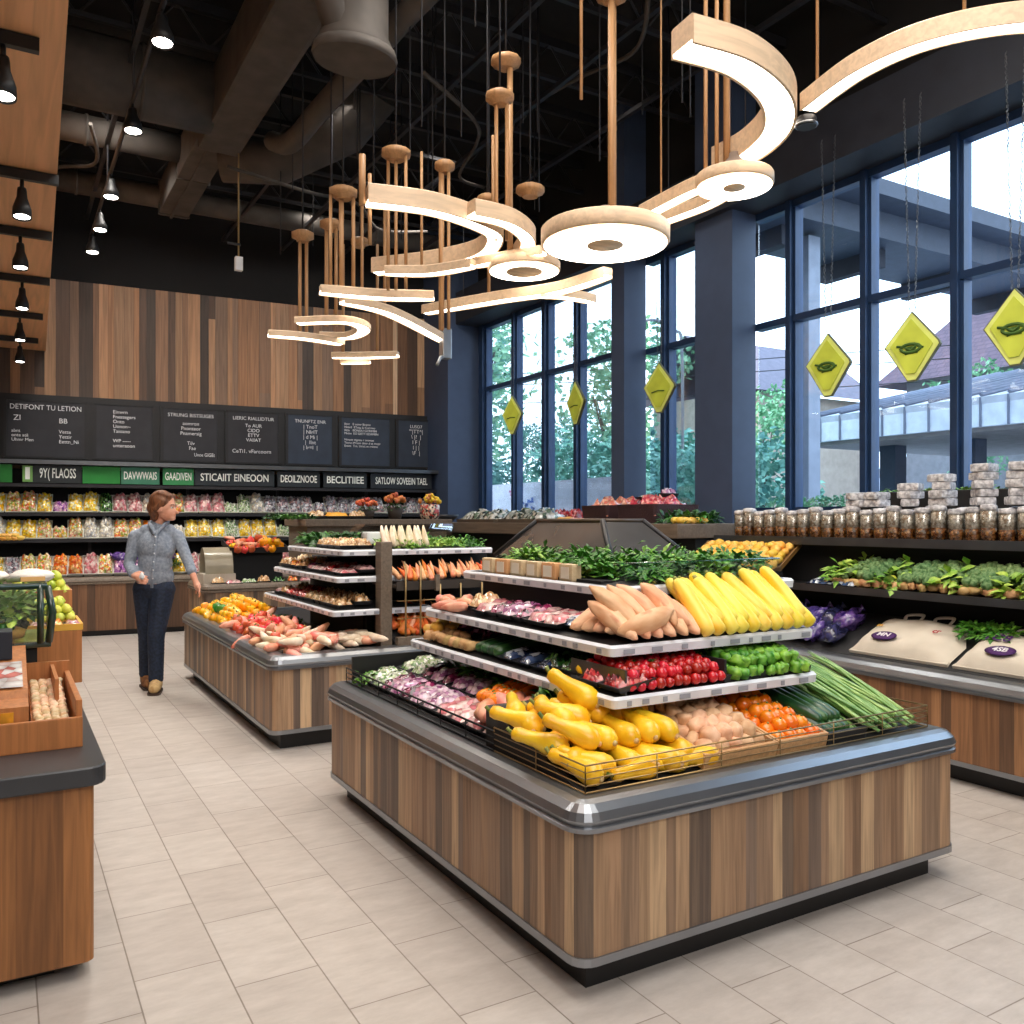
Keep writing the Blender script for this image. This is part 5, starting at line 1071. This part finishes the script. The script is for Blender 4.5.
# stand and basket of salads
obj('black_stand', MB().box(-.9, 4.0, .642, .12, 4.45, .90, BLACKM)); tag(C.objects[-1], 'black block under the dark green salad basket', 'stand')
t = thing('salad_basket', 'rounded dark green basket with clear panels, full of salad, on a black block', 'basket', T(0, 0, 0))
bg = plain('basket_green', (30, 52, 40), .3, coat=.5)
obj('base', MB().box(-.92, 3.98, .9, .17, 4.46, .925, bg, bev=.01), t)
mb = MB()
for x in (-.55, -.37, -.2, -.03, .13): mb.tube([(x, 3.98, .92), (x, 3.965, 1.04), (x, 3.99, 1.15)], .014, bg, 6)
mb.tube([(-.9, 3.99, 1.15), (.15, 3.99, 1.15), (.15, 4.45, 1.15)], .014, bg, 6); mb.tube([(.16, 3.99, .92), (.175, 3.99, 1.04), (.155, 3.99, 1.15)], .016, bg, 6); obj('ribs', mb, t)
obj('clear_panel', MB().box(-.9, 3.975, .92, .15, 3.98, 1.14, FILM), t)
obj('side_flap', MB().box(.16, 4.0, .96, .17, 4.2, 1.12, plain('flap_pale', (170, 190, 210), .4)), t)
for i in range(46): ((bigleaf[2], bigleaf[1], bigleaf[2], broc[0])[i % 4]).put(T(-.8+.86*rnd.random(), 4.04+.25*rnd.random(), .93+.13*rnd.random()) @ R(U(0, 360)) @ SC(.8, .8, .8), 'green salad head inside the dark green basket', 'salad heads in the green basket')
for i in range(8): gpep.put(T(-.7+.1*i, 4.02, .93), 'green pepper at the bottom of the dark green basket', 'green peppers in the green basket')
for i in range(5): yelf.put(T(-.12+.04*i, 4.02, .935+.02*(i % 2)) @ SC(.9, .9, .9), 'yellow fruit at the bottom of the dark green basket', 'yellow fruit in the green basket')
wp = Kind('paper_bag', 'bag', None, [('bag_body', MB().ball((0, 0, .045), (.1, .08, .05), plain('paper_white', (236, 228, 218), .6, bump=.3), 12, 7, jit=.5, seed=2)), ('label', MB().box(-.05, -.078, .02, .05, -.07, .05, plain('bag_label', (226, 176, 110), .6)))])
for i in range(5): wp.put(T(-.55+.16*i, 4.1+.03*(i % 2), 1.155) @ R(U(-15, 15)) @ SC(.9, .9, .6), 'soft white paper bag lying on top of the green salad basket', 'white bags on the salad basket')
for i in range(4): bk['lilac' if i % 2 else 'mixed fruit'].put(T(-.75+.19*i, 4.75, 1.0) @ R(20, 'X'), ('mixed fruit', 'lilac')[i % 2]+' pack stacked behind the salad basket', 'packs behind the salad basket, '+('mixed', 'lilac')[i % 2])
obj('black_stand', MB().box(-.95, 4.62, .642, -.02, 4.95, .99, BLACKM)); tag(C.objects[-1], 'black block under the packs behind the salad basket', 'stand')
crate(T(.17, 4.6, .642), .31, .42, .25, 'wooden crate topped with a yellow tray, standing next to the green salad basket')
obj('crate_fill', MB().box(.03, 4.62, .65, .31, 5.0, .86, CRATE)); tag(C.objects[-1], 'wooden board platform inside the nearer crate', 'platform')
fl = frame_tray(T(.17, 4.6, .893), .32, .4, .03, 'fruit_tray', 'shallow yellow-edged tray of sliced fruit on the nearer wooden crate', plain('tray_yellow', (226, 168, 60), .5))
for i in range(8): (pk_p if i % 2 else pk_o).put(T(.07+.075*(i % 4), 4.66+.09*(i//4), .90) @ R(90) @ SC(.55, .55, .6), ('orange', 'pink')[i % 2]+' fruit slice pack in the yellow-edged tray', 'slices in the yellow-edged tray, '+'ab'[i % 2])
fill([limef], T(.17, 4.84, .90), .27, .15, 7, 4, 3, .036, .006, 'yellow-green fruit heaped at the back of the nearer crate', 'yellow-green fruit on the nearer crate', 180)
crate(T(.17, 5.2, .642), .3, .45, .4, 'taller wooden crate heaped with lime-yellow fruit, standing behind the nearer crate')
obj('crate_fill', MB().box(.03, 5.22, .65, .31, 5.63, 1.0, CRATE)); tag(C.objects[-1], 'wooden board platform inside the taller crate', 'platform')
fill([limef], T(.17, 5.23, 1.0), .27, .38, 7, 9, 3, .038, .006, 'lime-yellow fruit heaped on the taller crate', 'lime-yellow fruit on the taller crate', 180)
bpy.context.view_layer.update()
for o in C.objects:
    if o not in LC0 and o.parent is None: o.location.z += .033
# ------------------------------------------------------------ person by the second island
def blend(name, parts, mat, parent, vox=.009, smooth=3):
    """one continuous skin over tapered limbs: parts are (p0, r0, p1, r1) or (centre, (rx, ry, rz), tilt)"""
    bm = bmesh.new()
    for p in parts:
        if len(p) == 4:
            a, ra, b, rb = Vector(p[0]), p[1], Vector(p[2]), p[3]; n = max(2, int((b-a).length/(.5*min(ra, rb)))+1)
            for i in range(n+1):
                t = i/n; c = a.lerp(b, t); r = ra+(rb-ra)*t
                bmesh.ops.create_icosphere(bm, subdivisions=2, radius=r, matrix=T(*c))
        else:
            c, rr, e = p; bmesh.ops.create_icosphere(bm, subdivisions=3, radius=1, matrix=T(*c) @ (e if e is not None else Matrix.Identity(4)) @ SC(*rr))
    me = bpy.data.meshes.new(name); bm.to_mesh(me); bm.free(); me.materials.append(mat)
    o = obj(name, me, parent)
    m = o.modifiers.new('skin', 'REMESH'); m.mode = 'VOXEL'; m.voxel_size = vox; m.use_smooth_shade = True
    m = o.modifiers.new('soft', 'SMOOTH'); m.iterations = smooth; m.factor = .5
    return o
SKIN = prod('skin', (214, 150, 122), (228, 170, 142), .5, 20, vary=0, hue=0); HAIR = prod('hair', (84, 50, 30), (122, 76, 46), .5, 60, vary=0, stretch=(1, 1, .2), hue=0)
SHIRT = prod('shirt_fabric', (124, 134, 148), (150, 160, 174), .85, 45, vary=0, bump=.5, hue=0); JEAN = prod('denim', (16, 26, 44), (28, 42, 66), .8, 50, vary=0, hue=0); SHOE = prod('shoe_suede', (176, 140, 90), (206, 176, 126), .8, 26, (120, 80, 48), vary=0, hue=0); SHOE2 = prod('shoe_brown', (120, 76, 44), (160, 110, 66), .8, 26, vary=0, hue=0); SOLE = plain('shoe_sole', (60, 44, 34), .8)
pr = thing('person', 'person in a blue-grey buttoned shirt and dark jeans, reaching a hand toward the yellow peppers', 'person', T(1.102, 7.904, 0) @ R(-30.5))
hd = Vector((.105, -.02, 1.565)); HT = R(8, 'Y')
P = [(hd+Vector((-.012, 0, .02)), (.098, .078, .104), HT), (hd+Vector((.035, 0, -.055)), (.062, .056, .07), HT), (hd+Vector((.062, 0, -.098)), (.032, .034, .024), HT), (hd+Vector((.01, 0, -.07)), (.06, .052, .04), HT),   # skull, face, chin
     (hd+Vector((.086, 0, -.03)), .012, hd+Vector((.112, 0, -.052)), .014),                                                      # nose
     (hd+Vector((.086, -.013, -.078)), .008, hd+Vector((.086, .013, -.078)), .008), (hd+Vector((.083, -.011, -.089)), .008, hd+Vector((.083, .011, -.089)), .008), # lips
     (hd+Vector((.075, -.035, .012)), .014, hd+Vector((.075, .035, .012)), .014),                                              # brow
     (hd+Vector((-.012, -.078, -.02)), (.024, .01, .032), HT), (hd+Vector((-.012, .078, -.02)), (.024, .01, .032), HT),           # ears
     ((.075, -.0, 1.5), .05, (.045, 0.01, 1.38), .052), ((.04, 0.02, 1.38), .055, (.03, .015, 1.3), .07),                                     # neck
     ((-.12, 0, 1.31), .05, (.18, .03, 1.31), .05), ((.03, 0, 1.22), (.155, .095, .13), None), ((.02, 0, 1.05), (.14, .095, .18), None), ((.01, .01, .9), (.155, .11, .13), None)]
shL, elL, wrL = Vector((-.15, -.01, 1.31)), Vector((-.19, -.03, 1.07)), Vector((-.085, -.17, .985))
shR, elR, wrR = Vector((.205, .02, 1.31)), Vector((.305, -.02, 1.1)), Vector((.395, -.09, .935))
P += [(shL, .052, elL, .038), (elL, .037, wrL, .024), (shR, .052, elR, .038), (elR, .037, wrR, .024)]
hipL, knL, anL = Vector((-.075, .02, .86)), Vector((-.07, .04, .48)), Vector((-.115, .14, .1)); hipR, knR, anR = Vector((.085, .0, .86)), Vector((.055, -.07, .48)), Vector((.05, -.06, .09))
P += [(hipL, .085, knL, .055), (knL, .052, anL, .034), (hipR, .085, knR, .055), (knR, .052, anR, .034)]
def hand(w, d, side, up, curl, hold=False):
    d = d.normalized(); s = side.normalized(); n = d.cross(s).normalized(); out = [(w, .024, w+d*.05, .03), (w+d*.055-s*.022, .017, w+d*.055+s*.022, .017), (w+d*.08-s*.026, .014, w+d*.08+s*.026, .014)]
    for i, (o, L) in enumerate(((-.03, .06), (-.01, .07), (.01, .066), (.03, .052))):
        a = w+d*.085+s*o; b = a+d*L*.45+s*o*.1+n*curl*.25*L; c = b+(d*(1-curl)+n*curl)*L*.35; e = c+(d*(.8-curl)+n*curl*1.1)*L*.28
        out += [(a, .0095, b, .009), (b, .009, c, .0085), (c, .0085, e, .0075)]
    a = w+d*.02-s*.028; b = a+d*.035-s*.024+n*.01; c = b+d*.03-s*.002+n*.016
    return out+[(a, .013, b, .011), (b, .011, c, .009)]
P += hand(wrR, Vector((.42, -.25, -.8)), Vector((.3, -.85, .4)), None, .35)
P += hand(wrL, Vector((.75, -.45, -.2)), Vector((.1, -.35, -.9)), None, .75)
blend('body', P, SKIN, pr, .0065, 2)
hp = [(hd+Vector((-.025, 0, .04)), (.104, .09, .102), HT), (hd+Vector((-.07, 0, -.03)), (.055, .08, .085), HT), (hd+Vector((-.075, 0, -.085)), (.04, .06, .045), HT)]
hp += [(hd+Vector((.02, s*.075, .045)), .022, hd+Vector((-.035, s*.082, -.02)), .024) for s in (-1, 1)]+[(hd+Vector((.055, s*.045, .085)), .024, hd+Vector((-.02, s*.05, .11)), .028) for s in (-1, 1)]
hp += [(hd+Vector((-.108, -.01, -.01)), (.036, .045, .05), None)]
blend('hair', hp, HAIR, pr, .008, 3)
for s in (-1, 1):
    obj('eye', MB().ball(hd+Vector((.074, s*.031, -.01)), .0095, plain('eye_white', (236, 232, 226), .3), 10, 8).ball(hd+Vector((.0815, s*.032, -.01)), .0052, plain('eye_dark', (40, 30, 24), .3), 8, 6), pr)
    mb = MB(); mb.tube([hd+Vector((.088, s*.018, .012)), hd+Vector((.086, s*.034, .018)), hd+Vector((.074, s*.048, .012))], .0045, HAIR, 6); obj('eyebrow', mb, pr)
sp = [((-.115, 0, 1.32), .06, (.175, .03, 1.32), .06), ((.03, -.005, 1.22), (.162, .112, .16), None), ((.02, 0, 1.08), (.143, .11, .2), None), ((.012, .01, .97), (.158, .12, .15), None), ((-.06, 0, 1.36), .055, (.13, .02, 1.365), .055), ((.04, .012, 1.365), .078, (.045, .015, 1.40), .064),
      (shL, .056, elL, .048), (elL, .047, elL.lerp(wrL, .78), .044), (shR, .056, elR, .047), (elR, .046, elR.lerp(wrR, .5), .044)]
sh = blend('shirt', sp, SHIRT, pr, .009, 3)
bm_ = MB()
for i in range(6): bm_.ball((.075-.004*i, -.135-.002*i if i < 4 else -.138, 1.31-.07*i), .007, plain('button', (196, 200, 206), .4), 8, 5)
obj('buttons', bm_, sh)
obj('placket', MB().tube([(.07, -.09, 1.37), (.075, -.128, 1.3), (.066, -.131, 1.15), (.05, -.133, 1.0), (.045, -.133, .88)], .012, SHIRT, 8, flat=.5), sh)
mb = MB(); mb.tube(catmull([(.045, .075, 1.435), (-.012, .05, 1.435), (-.02, -.02, 1.425), (.02, -.075, 1.39), (.064, -.11, 1.33)]), .016, SHIRT, 8); mb.tube(catmull([(.045, .075, 1.435), (.102, .05, 1.435), (.112, -.02, 1.42), (.1, -.075, 1.385), (.068, -.11, 1.33)]), .016, SHIRT, 8); obj('collar', mb, sh)
jp = [((.01, .012, .87), (.172, .122, .1), None), (hipL, .105, knL, .075), (knL, .073, anL+Vector((0, 0, .02)), .063), (hipR, .105, knR, .075), (knR, .073, anR+Vector((0, 0, .02)), .063), ((-.02, .07, .84), (.12, .085, .1), None)]
blend('jeans', jp, JEAN, pr, .009, 3)
for a, m_, d in ((anR, SHOE, Vector((.3, -1, 0))), (anL, SHOE2, Vector((.5, -.8, 0)))):
    d.normalize(); g = Vector((a.x, a.y, 0)); rz = math.degrees(math.atan2(d.y, d.x))
    s_ = blend('shoe', [(a+Vector((0, 0, .03)), .06, g+Vector((0, 0, .058)), .054), (g+Vector((0, 0, .055))-d*.03, .048, g+d*.06+Vector((0, 0, .054)), .053), (g+d*.06+Vector((0, 0, .052)), .053, g+d*.16+Vector((0, 0, .05)), .044)], m_, pr, .008, 2)
    mb = MB(); mb.loops([[Vector((x, y, z)) for x, y in rrect(-.09, -.052, .21, .052, .05)] for z in (0, .018)], SOLE, smooth=False); o = obj('sole', mb, s_, T(*g) @ R(rz))
    mb = MB()
    for k in range(3): mb.tube([(.05+.03*k, -.03, .07-.008*k), (.055+.03*k, 0, .092-.008*k), (.05+.03*k, .03, .07-.008*k)], .005, plain('lace', (190, 180, 160), .8), 5)
    obj('lace', mb, s_, T(*g) @ R(rz))
tag(obj('white_wrapper', MB().ball((0, 0, 0), (.022, .016, .03), WHITE, 8, 6, jit=.5, seed=2), None, pr.matrix_world @ T(.005, -.235, .985)), 'crumpled white wrapper held in the hand at the waist', 'wrapper')

# ------------------------------------------------------------ outside the windows
gm = plain('asphalt', (150, 152, 156), .9, var=.1, nscale=.6)
mb = MB(); mb.loops([[Vector((x, y, z)) for x, y in ((6.3, -6), (60, -6), (60, 60), (6.3, 60))] for z in (1.0, 1.4)], gm, smooth=False); struct('ground', mb)
mb = MB(); mb.loops([[Vector((x, -6, z)), Vector((x, 60, z))] for x, z in ((14, 1.4), (24, 2.0), (40, 2.4), (60, 3))], plain('pale_pavement', (214, 216, 222), .9), closed=False); struct('ground_rise', mb)
TL = prod('tree_leaf', (88, 150, 110), (160, 206, 160), .7, 3, vary=.25); TL2 = prod('tree_leaf_teal', (70, 134, 122), (140, 190, 168), .7, 3, vary=.2); TR = plain('bark', (74, 62, 54), .9)
def tree_kind(name, n, rw, rh, ls, m, seed, trunk=True, z0=0):
    q = random.Random(seed); mb = MB(); cl = [(q.uniform(-1, 1)*rw*.7, q.uniform(-1, 1)*rw*.7, z0+rh*q.uniform(.1, .95), q.uniform(.3, .5)*rw) for _ in range(16)]
    for _ in range(n):
        cx, cy, cz, r = q.choice(cl); v = Vector((q.gauss(0, 1), q.gauss(0, 1), q.gauss(0, 1))).normalized()*r*q.uniform(.6, 1); p = Vector((cx, cy, cz))+v
        u = Vector((q.gauss(0, 1), q.gauss(0, 1), q.gauss(0, 1))).normalized()*ls; w = u.orthogonal().normalized()*ls*.5
        mb.face([mb.bm.verts.new(x) for x in (p-u*.5, p+w*.6, p+u*.5, p-w*.6)], m)
    P = [('foliage', mb)]
    if trunk:
        t = MB(); t.tube([(0, 0, 0), (.05, 0, z0*.6+.4), (.02, .05, z0+rh*.6)], [.14, .11, .05], TR, 8)
        for k in range(5): a = k*1.3; t.tube([(.03, 0, z0*.8+.3), (rw*.4*math.cos(a), rw*.4*math.sin(a), z0+rh*.55)], [.06, .02], TR, 6)
        P.append(('trunk', t))
    return Kind(name, 'tree' if trunk else 'shrub', None, P)
tk = [tree_kind('tree', 1900, 2.0, 4.6, .22, TL, 1, z0=1.2), tree_kind('tree', 1500, 1.7, 3.6, .2, TL2, 2, z0=1.4)]
for i, (x, y, s, k, lab) in enumerate(((8.9, 17.2, 1.0, 0, 'leafy tree outside seen through the farthest window bay'), (10.4, 16.0, .5, 1, 'smaller teal-green tree outside between the farthest mullions'), (13.6, 17.8, .85, 0, 'broad leafy tree outside behind the third diamond sign'), (17.5, 22.5, .8, 1, 'teal-green tree outside in the distance by the middle pillar'), (18.8, 11.6, .6, 0, 'green tree outside under the metal canopy, nearest the picture edge'), (14.0, 13.2, .5, 0, 'small green tree outside between the canopy columns'), (11.2, 23, 1.3, 1, 'tall pale tree outside, farthest from the windows'))):
    tk[k].put(T(x, y, 1.4) @ R(i*50) @ SC(s, s, s), lab, 'trees outside the windows')
hk = tree_kind('hedge_shrub', 1800, 1.1, 1.4, .14, TL2, 5, False)
for i, (x, y, s) in enumerate(((9.4, 11.2, .9), (10.6, 10.4, 1.0), (11.3, 12.4, 1.1), (9.6, 13.0, 1.0), (12.6, 13.6, 1.3), (10.2, 14.6, 1.2), (12.6, 15.4, 1.2), (8.6, 15.2, .9))): hk.put(T(x, y, 1.4) @ R(i*70) @ SC(s, s, s*.9), 'bushy teal-green hedge shrub outside the window bays beyond the pillars', 'hedge shrubs outside')
hk2 = tree_kind('low_shrub', 900, .5, .5, .08, TL, 6, False)
for i in range(7): hk2.put(T(7.3+.25*(i % 2), 2.6+.8*i, 1.4) @ R(i*40) @ SC(.7, .7, .5), 'low shrub outside just under the near windows', 'low shrubs outside')
t = thing('banner_fence', 'long white fence panel with faded pink and blue marks outside the farthest windows', 'fence', T(0, 0, 0))
wf_ = plain('banner_white', (232, 234, 246), .6, emit=.1)
obj('panel', MB().box(7.25, 9.0, 1.4, 7.3, 13.6, 2.05, wf_), t)
mb = MB(); q = random.Random(8)
for _ in range(26): y = 11.9+q.gauss(0, .2); z = 1.62+q.gauss(0, .08); mb.box(7.235, y, z, 7.245, y+q.uniform(.03, .1), z+q.uniform(.02, .07), plain('mark_blue', (96, 130, 206), .6))
for _ in range(12): y = 12.1+q.gauss(0, .1); z = 1.86+q.gauss(0, .03); mb.box(7.235, y, z, 7.245, y+q.uniform(.03, .08), z+q.uniform(.02, .05), plain('mark_pink', (214, 110, 160), .6))
obj('faded_marks', mb, t)
t = thing('street_lamp', 'thin arched street lamp outside between the two pillars', 'street lamp', T(11.2, 12.6, 1.4))
mb = MB(); mb.tube(catmull([(0, 0, 0), (0, 0, 3.2), (-.1, .1, 3.7), (-.5, .4, 3.9), (-.9, .7, 3.6)]), .03, plain('lamp_grey', (120, 124, 130), .5), 6); obj('pole', mb, t)
obj('lamp_head', MB().lathe([(.03, .1), (.12, .05), (.14, 0)], plain('lamp_grey', (120, 124, 130), .5), 10, T(-.92, .72, 3.5)), t)
pw = Kind('power_line', 'wire', MB().tube([(8, 22, 0), (12, 16, -.2), (17, 11, 0)], .012, DARK, 4))
for z in (5.2, 5.5, 4.7): pw.put(T(2, 1, z), 'dark overhead wire outside crossing behind the far windows', 'overhead wires outside')
# overhang on a post just outside
ovm = plain('overhang_steel', (56, 62, 76), .6); ovu = plain('overhang_soffit', (36, 38, 48), .8)
t = thing('roof_overhang', 'grey flat roof overhang on posts outside above the near windows', 'roof', T(0, 0, 0))
mb = MB(); mb.box(8.2, 7.4, 5.2, 26, 8.7, 5.6, ovm); mb.box(8.2, 7.0, 5.55, 26, 8.8, 5.75, ovm); obj('slab', mb, t)
mb = MB()
for k in range(9): mb.box(8.5+1.9*k, 7.7, 4.95, 8.65+1.9*k, 8.7, 5.2, ovu)
obj('beams', mb, t)
for x, y in ((9.0, 7.7), (17, 7.7)): obj('post', MB().box(x, y, 1.4, x+.22, y+.22, 5.15, plain('post_grey', (130, 136, 150), .6)), t)
t = thing('metal_canopy', 'white-fronted canopy with a ribbed metal roof on dark columns outside', 'canopy', T(0, 0, 0))
cw = plain('canopy_white', (232, 236, 246), .5); cr = plain('canopy_roof', (206, 208, 218), .6); seam = plain('canopy_seam', (120, 124, 140), .5)
obj('fascia', MB().box(12, 2, 2.78, 12.15, 10.4, 3.2, cw), t); obj('underside', MB().box(12.1, 2, 2.72, 17, 10.4, 2.8, plain('canopy_under', (150, 140, 136), .7)), t)
mb = MB(); mb.loops([[Vector((x, y, z)) for x, z in ((11.98, 3.2), (18, 4.5), (18, 4.4), (12, 3.1))] for y in (2, 10.4)], cr, smooth=False); obj('roof', mb, t)
mb = MB()
for k in range(22): y = 2+.4*k; mb.tube([(11.98, y, 3.23), (18, y, 4.53)], .03, seam, 4); mb.box(11.98, y, 2.78, 12.0, y+.03, 3.2, seam)
obj('standing_seams', mb, t)
for y in (9.3, 7.9, 5.2): obj('column', MB().box(13, y, 1.4, 13.3, y+.3, 2.75, plain('canopy_post', (58, 66, 84), .6)), t)
def tile_mat():
    m, nt, b = newmat('roof_tiles'); b.inputs['Roughness'].default_value = .8
    tc = nt.nodes.new('ShaderNodeTexCoord'); br = nt.nodes.new('ShaderNodeTexBrick'); mp = nt.nodes.new('ShaderNodeMapping'); mp.inputs['Rotation'].default_value = (0, 0, PI/2)
    link(nt, tc.outputs['Object'], mp.inputs[0]); link(nt, mp.outputs[0], br.inputs['Vector'])
    for k, v in (('Scale', 2.2), ('Brick Width', .5), ('Row Height', .3), ('Mortar Size', .03)): br.inputs[k].default_value = v
    br.inputs['Color1'].default_value = lin((96, 76, 86)); br.inputs['Color2'].default_value = lin((112, 88, 98)); br.inputs['Mortar'].default_value = lin((84, 66, 78)); link(nt, br.outputs['Color'], b.inputs['Base Color']); return m
t = thing('tiled_house', 'house with a big brown-mauve tiled roof outside beyond the metal canopy', 'house', T(0, 0, 0))
mb = MB(); mb.loops([[Vector((20, 15, 5.0)), Vector((20, 3, 5.0))], [Vector((24, 13.2, 8.6)), Vector((24, 3, 8.6))], [Vector((28, 15, 5)), Vector((28, 3, 5))]], tile_mat(), closed=False, smooth=False); mb.quad([(20, 15, 5), (24, 13.2, 8.6), (28, 15, 5)], plain('gable', (120, 110, 116), .8)); obj('roof', mb, t)
obj('walls', MB().box(20.6, 3, 1.4, 27.4, 14.4, 5.1, plain('house_wall', (150, 146, 150), .8)), t); obj('chimney', MB().box(22, 12.4, 6.4, 22.8, 13.0, 8.4, plain('chimney', (110, 92, 100), .8)), t)
mb = MB()
for y in (5, 7.5, 10, 12.5): mb.box(20.55, y, 3.2, 20.6, y+1.2, 4.6, plain('house_window', (50, 56, 70), .2))
obj('windows', mb, t)
t = thing('stone_house', 'tan house with a dark roof outside beside the near pillar', 'house', T(0, 0, 0))
obj('walls', MB().box(15.5, 15.2, 1.4, 20, 18.6, 4.6, plain('house_tan', (176, 160, 146), .8)), t)
mb = MB(); mb.loops([[Vector((15.1, 14.9, 4.6)), Vector((20.4, 14.9, 4.6))], [Vector((15.1, 16.9, 6.2)), Vector((20.4, 16.9, 6.2))], [Vector((15.1, 19, 4.6)), Vector((20.4, 19, 4.6))]], plain('slate_roof', (110, 104, 116), .8), closed=False, smooth=False); obj('roof', mb, t)
car = Kind('car', 'car', None, [('body', MB().box(-2, -.8, .3, 2, .8, .85, plain('car_paint', (120, 132, 156), .3, coat=.8), bev=.15)), ('cabin', MB().loops([[Vector((x, y, z)) for x, y in ((-a, -b), (a, -b), (a, b), (-a, b))] for a, b, z in ((1.3, .75, .85), (.8, .6, 1.4))], plain('car_glass', (40, 48, 60), .1), smooth=False))]+[('wheel', MB().tube([(sx*1.25, sy*.7, .33), (sx*1.25, sy*.85, .33)], .33, BLACK, 16)) for sx in (-1, 1) for sy in (-1, 1)])
car.put(T(25, 17.2, 2.0) @ R(60), 'grey-blue car parked outside under the trees beyond the canopy')

# ------------------------------------------------------------ light
w = bpy.data.worlds.new('sky'); bpy.context.scene.world = w; w.use_nodes = True; nt = w.node_tree; b = nt.nodes['Background']
tc = nt.nodes.new('ShaderNodeTexCoord'); sp_ = nt.nodes.new('ShaderNodeSeparateXYZ'); r = nt.nodes.new('ShaderNodeValToRGB')
link(nt, tc.outputs['Generated'], sp_.inputs[0]); link(nt, sp_.outputs['Z'], r.inputs[0]); link(nt, r.outputs[0], b.inputs['Color'])
r.color_ramp.elements[0].color = (.85, .93, 1, 1); r.color_ramp.elements[1].color = (.55, .75, 1, 1); b.inputs['Strength'].default_value = 4.5
def area(name, x, y, z, sx, sy, e, col=(1, .95, .88), rot=(0, 0, 0)):
    l = bpy.data.lights.new(name, 'AREA'); l.shape = 'RECTANGLE'; l.size = sx; l.size_y = sy; l.energy = e; l.color = col
    o = bpy.data.objects.new(name, l); C.objects.link(o); o.location = (x, y, z); o.rotation_euler = rot; return o
area('added_fill_area', 1.6, 1.2, 5.85, 4.5, 4.5, 345)  # unseen fill added above the view, no fixture modelled
area('added_fill_area', -1.5, 2.5, 5.7, 2, 4, 90)  # second added fill, likewise without a fixture
area('added_fill_area', .5, -3.2, 4.6, 5, 2, 215, (1, .96, .92), (math.radians(58), 0, math.radians(-25)))  # frontal fill added behind the camera to brighten upright faces
def beam(x, y, z, e, size=120, col=(1, .94, .86)):
    l = bpy.data.lights.new('added_fill_spot', 'SPOT'); l.energy = e; l.spot_size = math.radians(size); l.spot_blend = .9; l.shadow_soft_size = .25; l.color = col
    o = bpy.data.objects.new('added_fill_spot', l); C.objects.link(o); o.location = (x, y, z)
for x, y in ((2.4, 4.6), (4.4, 3.4), (4.6, 6.5), (2.8, 7.8), (4.4, 9.5), (1.2, 10.2), (3.4, 10.8), (-.6, 9.6)): beam(x, y, 5.35, 150)  # bare spots added over the hall as fill, no fixtures
for x, y in ((.9, 8.6), (2.6, 8.6), (4.2, 8.4)):  # tilted spots added to brighten the boards of the back wall
    beam(x, y, 5.3, 200, 110); C.objects[-1].rotation_euler = (math.radians(52), 0, 0)
l = bpy.data.lights.new('sun', 'SUN'); l.energy = 1.6; l.angle = .2; o = bpy.data.objects.new('sun', l); C.objects.link(o); o.rotation_euler = (math.radians(40), math.radians(-12), math.radians(20))
vs = bpy.context.scene.view_settings; vs.view_transform = 'Standard'; vs.look = 'None'; vs.exposure = 0; vs.gamma = 1
bpy.context.scene.cycles.use_denoising = True
bpy.context.scene.cycles.max_bounces = 6; bpy.context.scene.cycles.transparent_max_bounces = 12
bpy.context.view_layer.update()
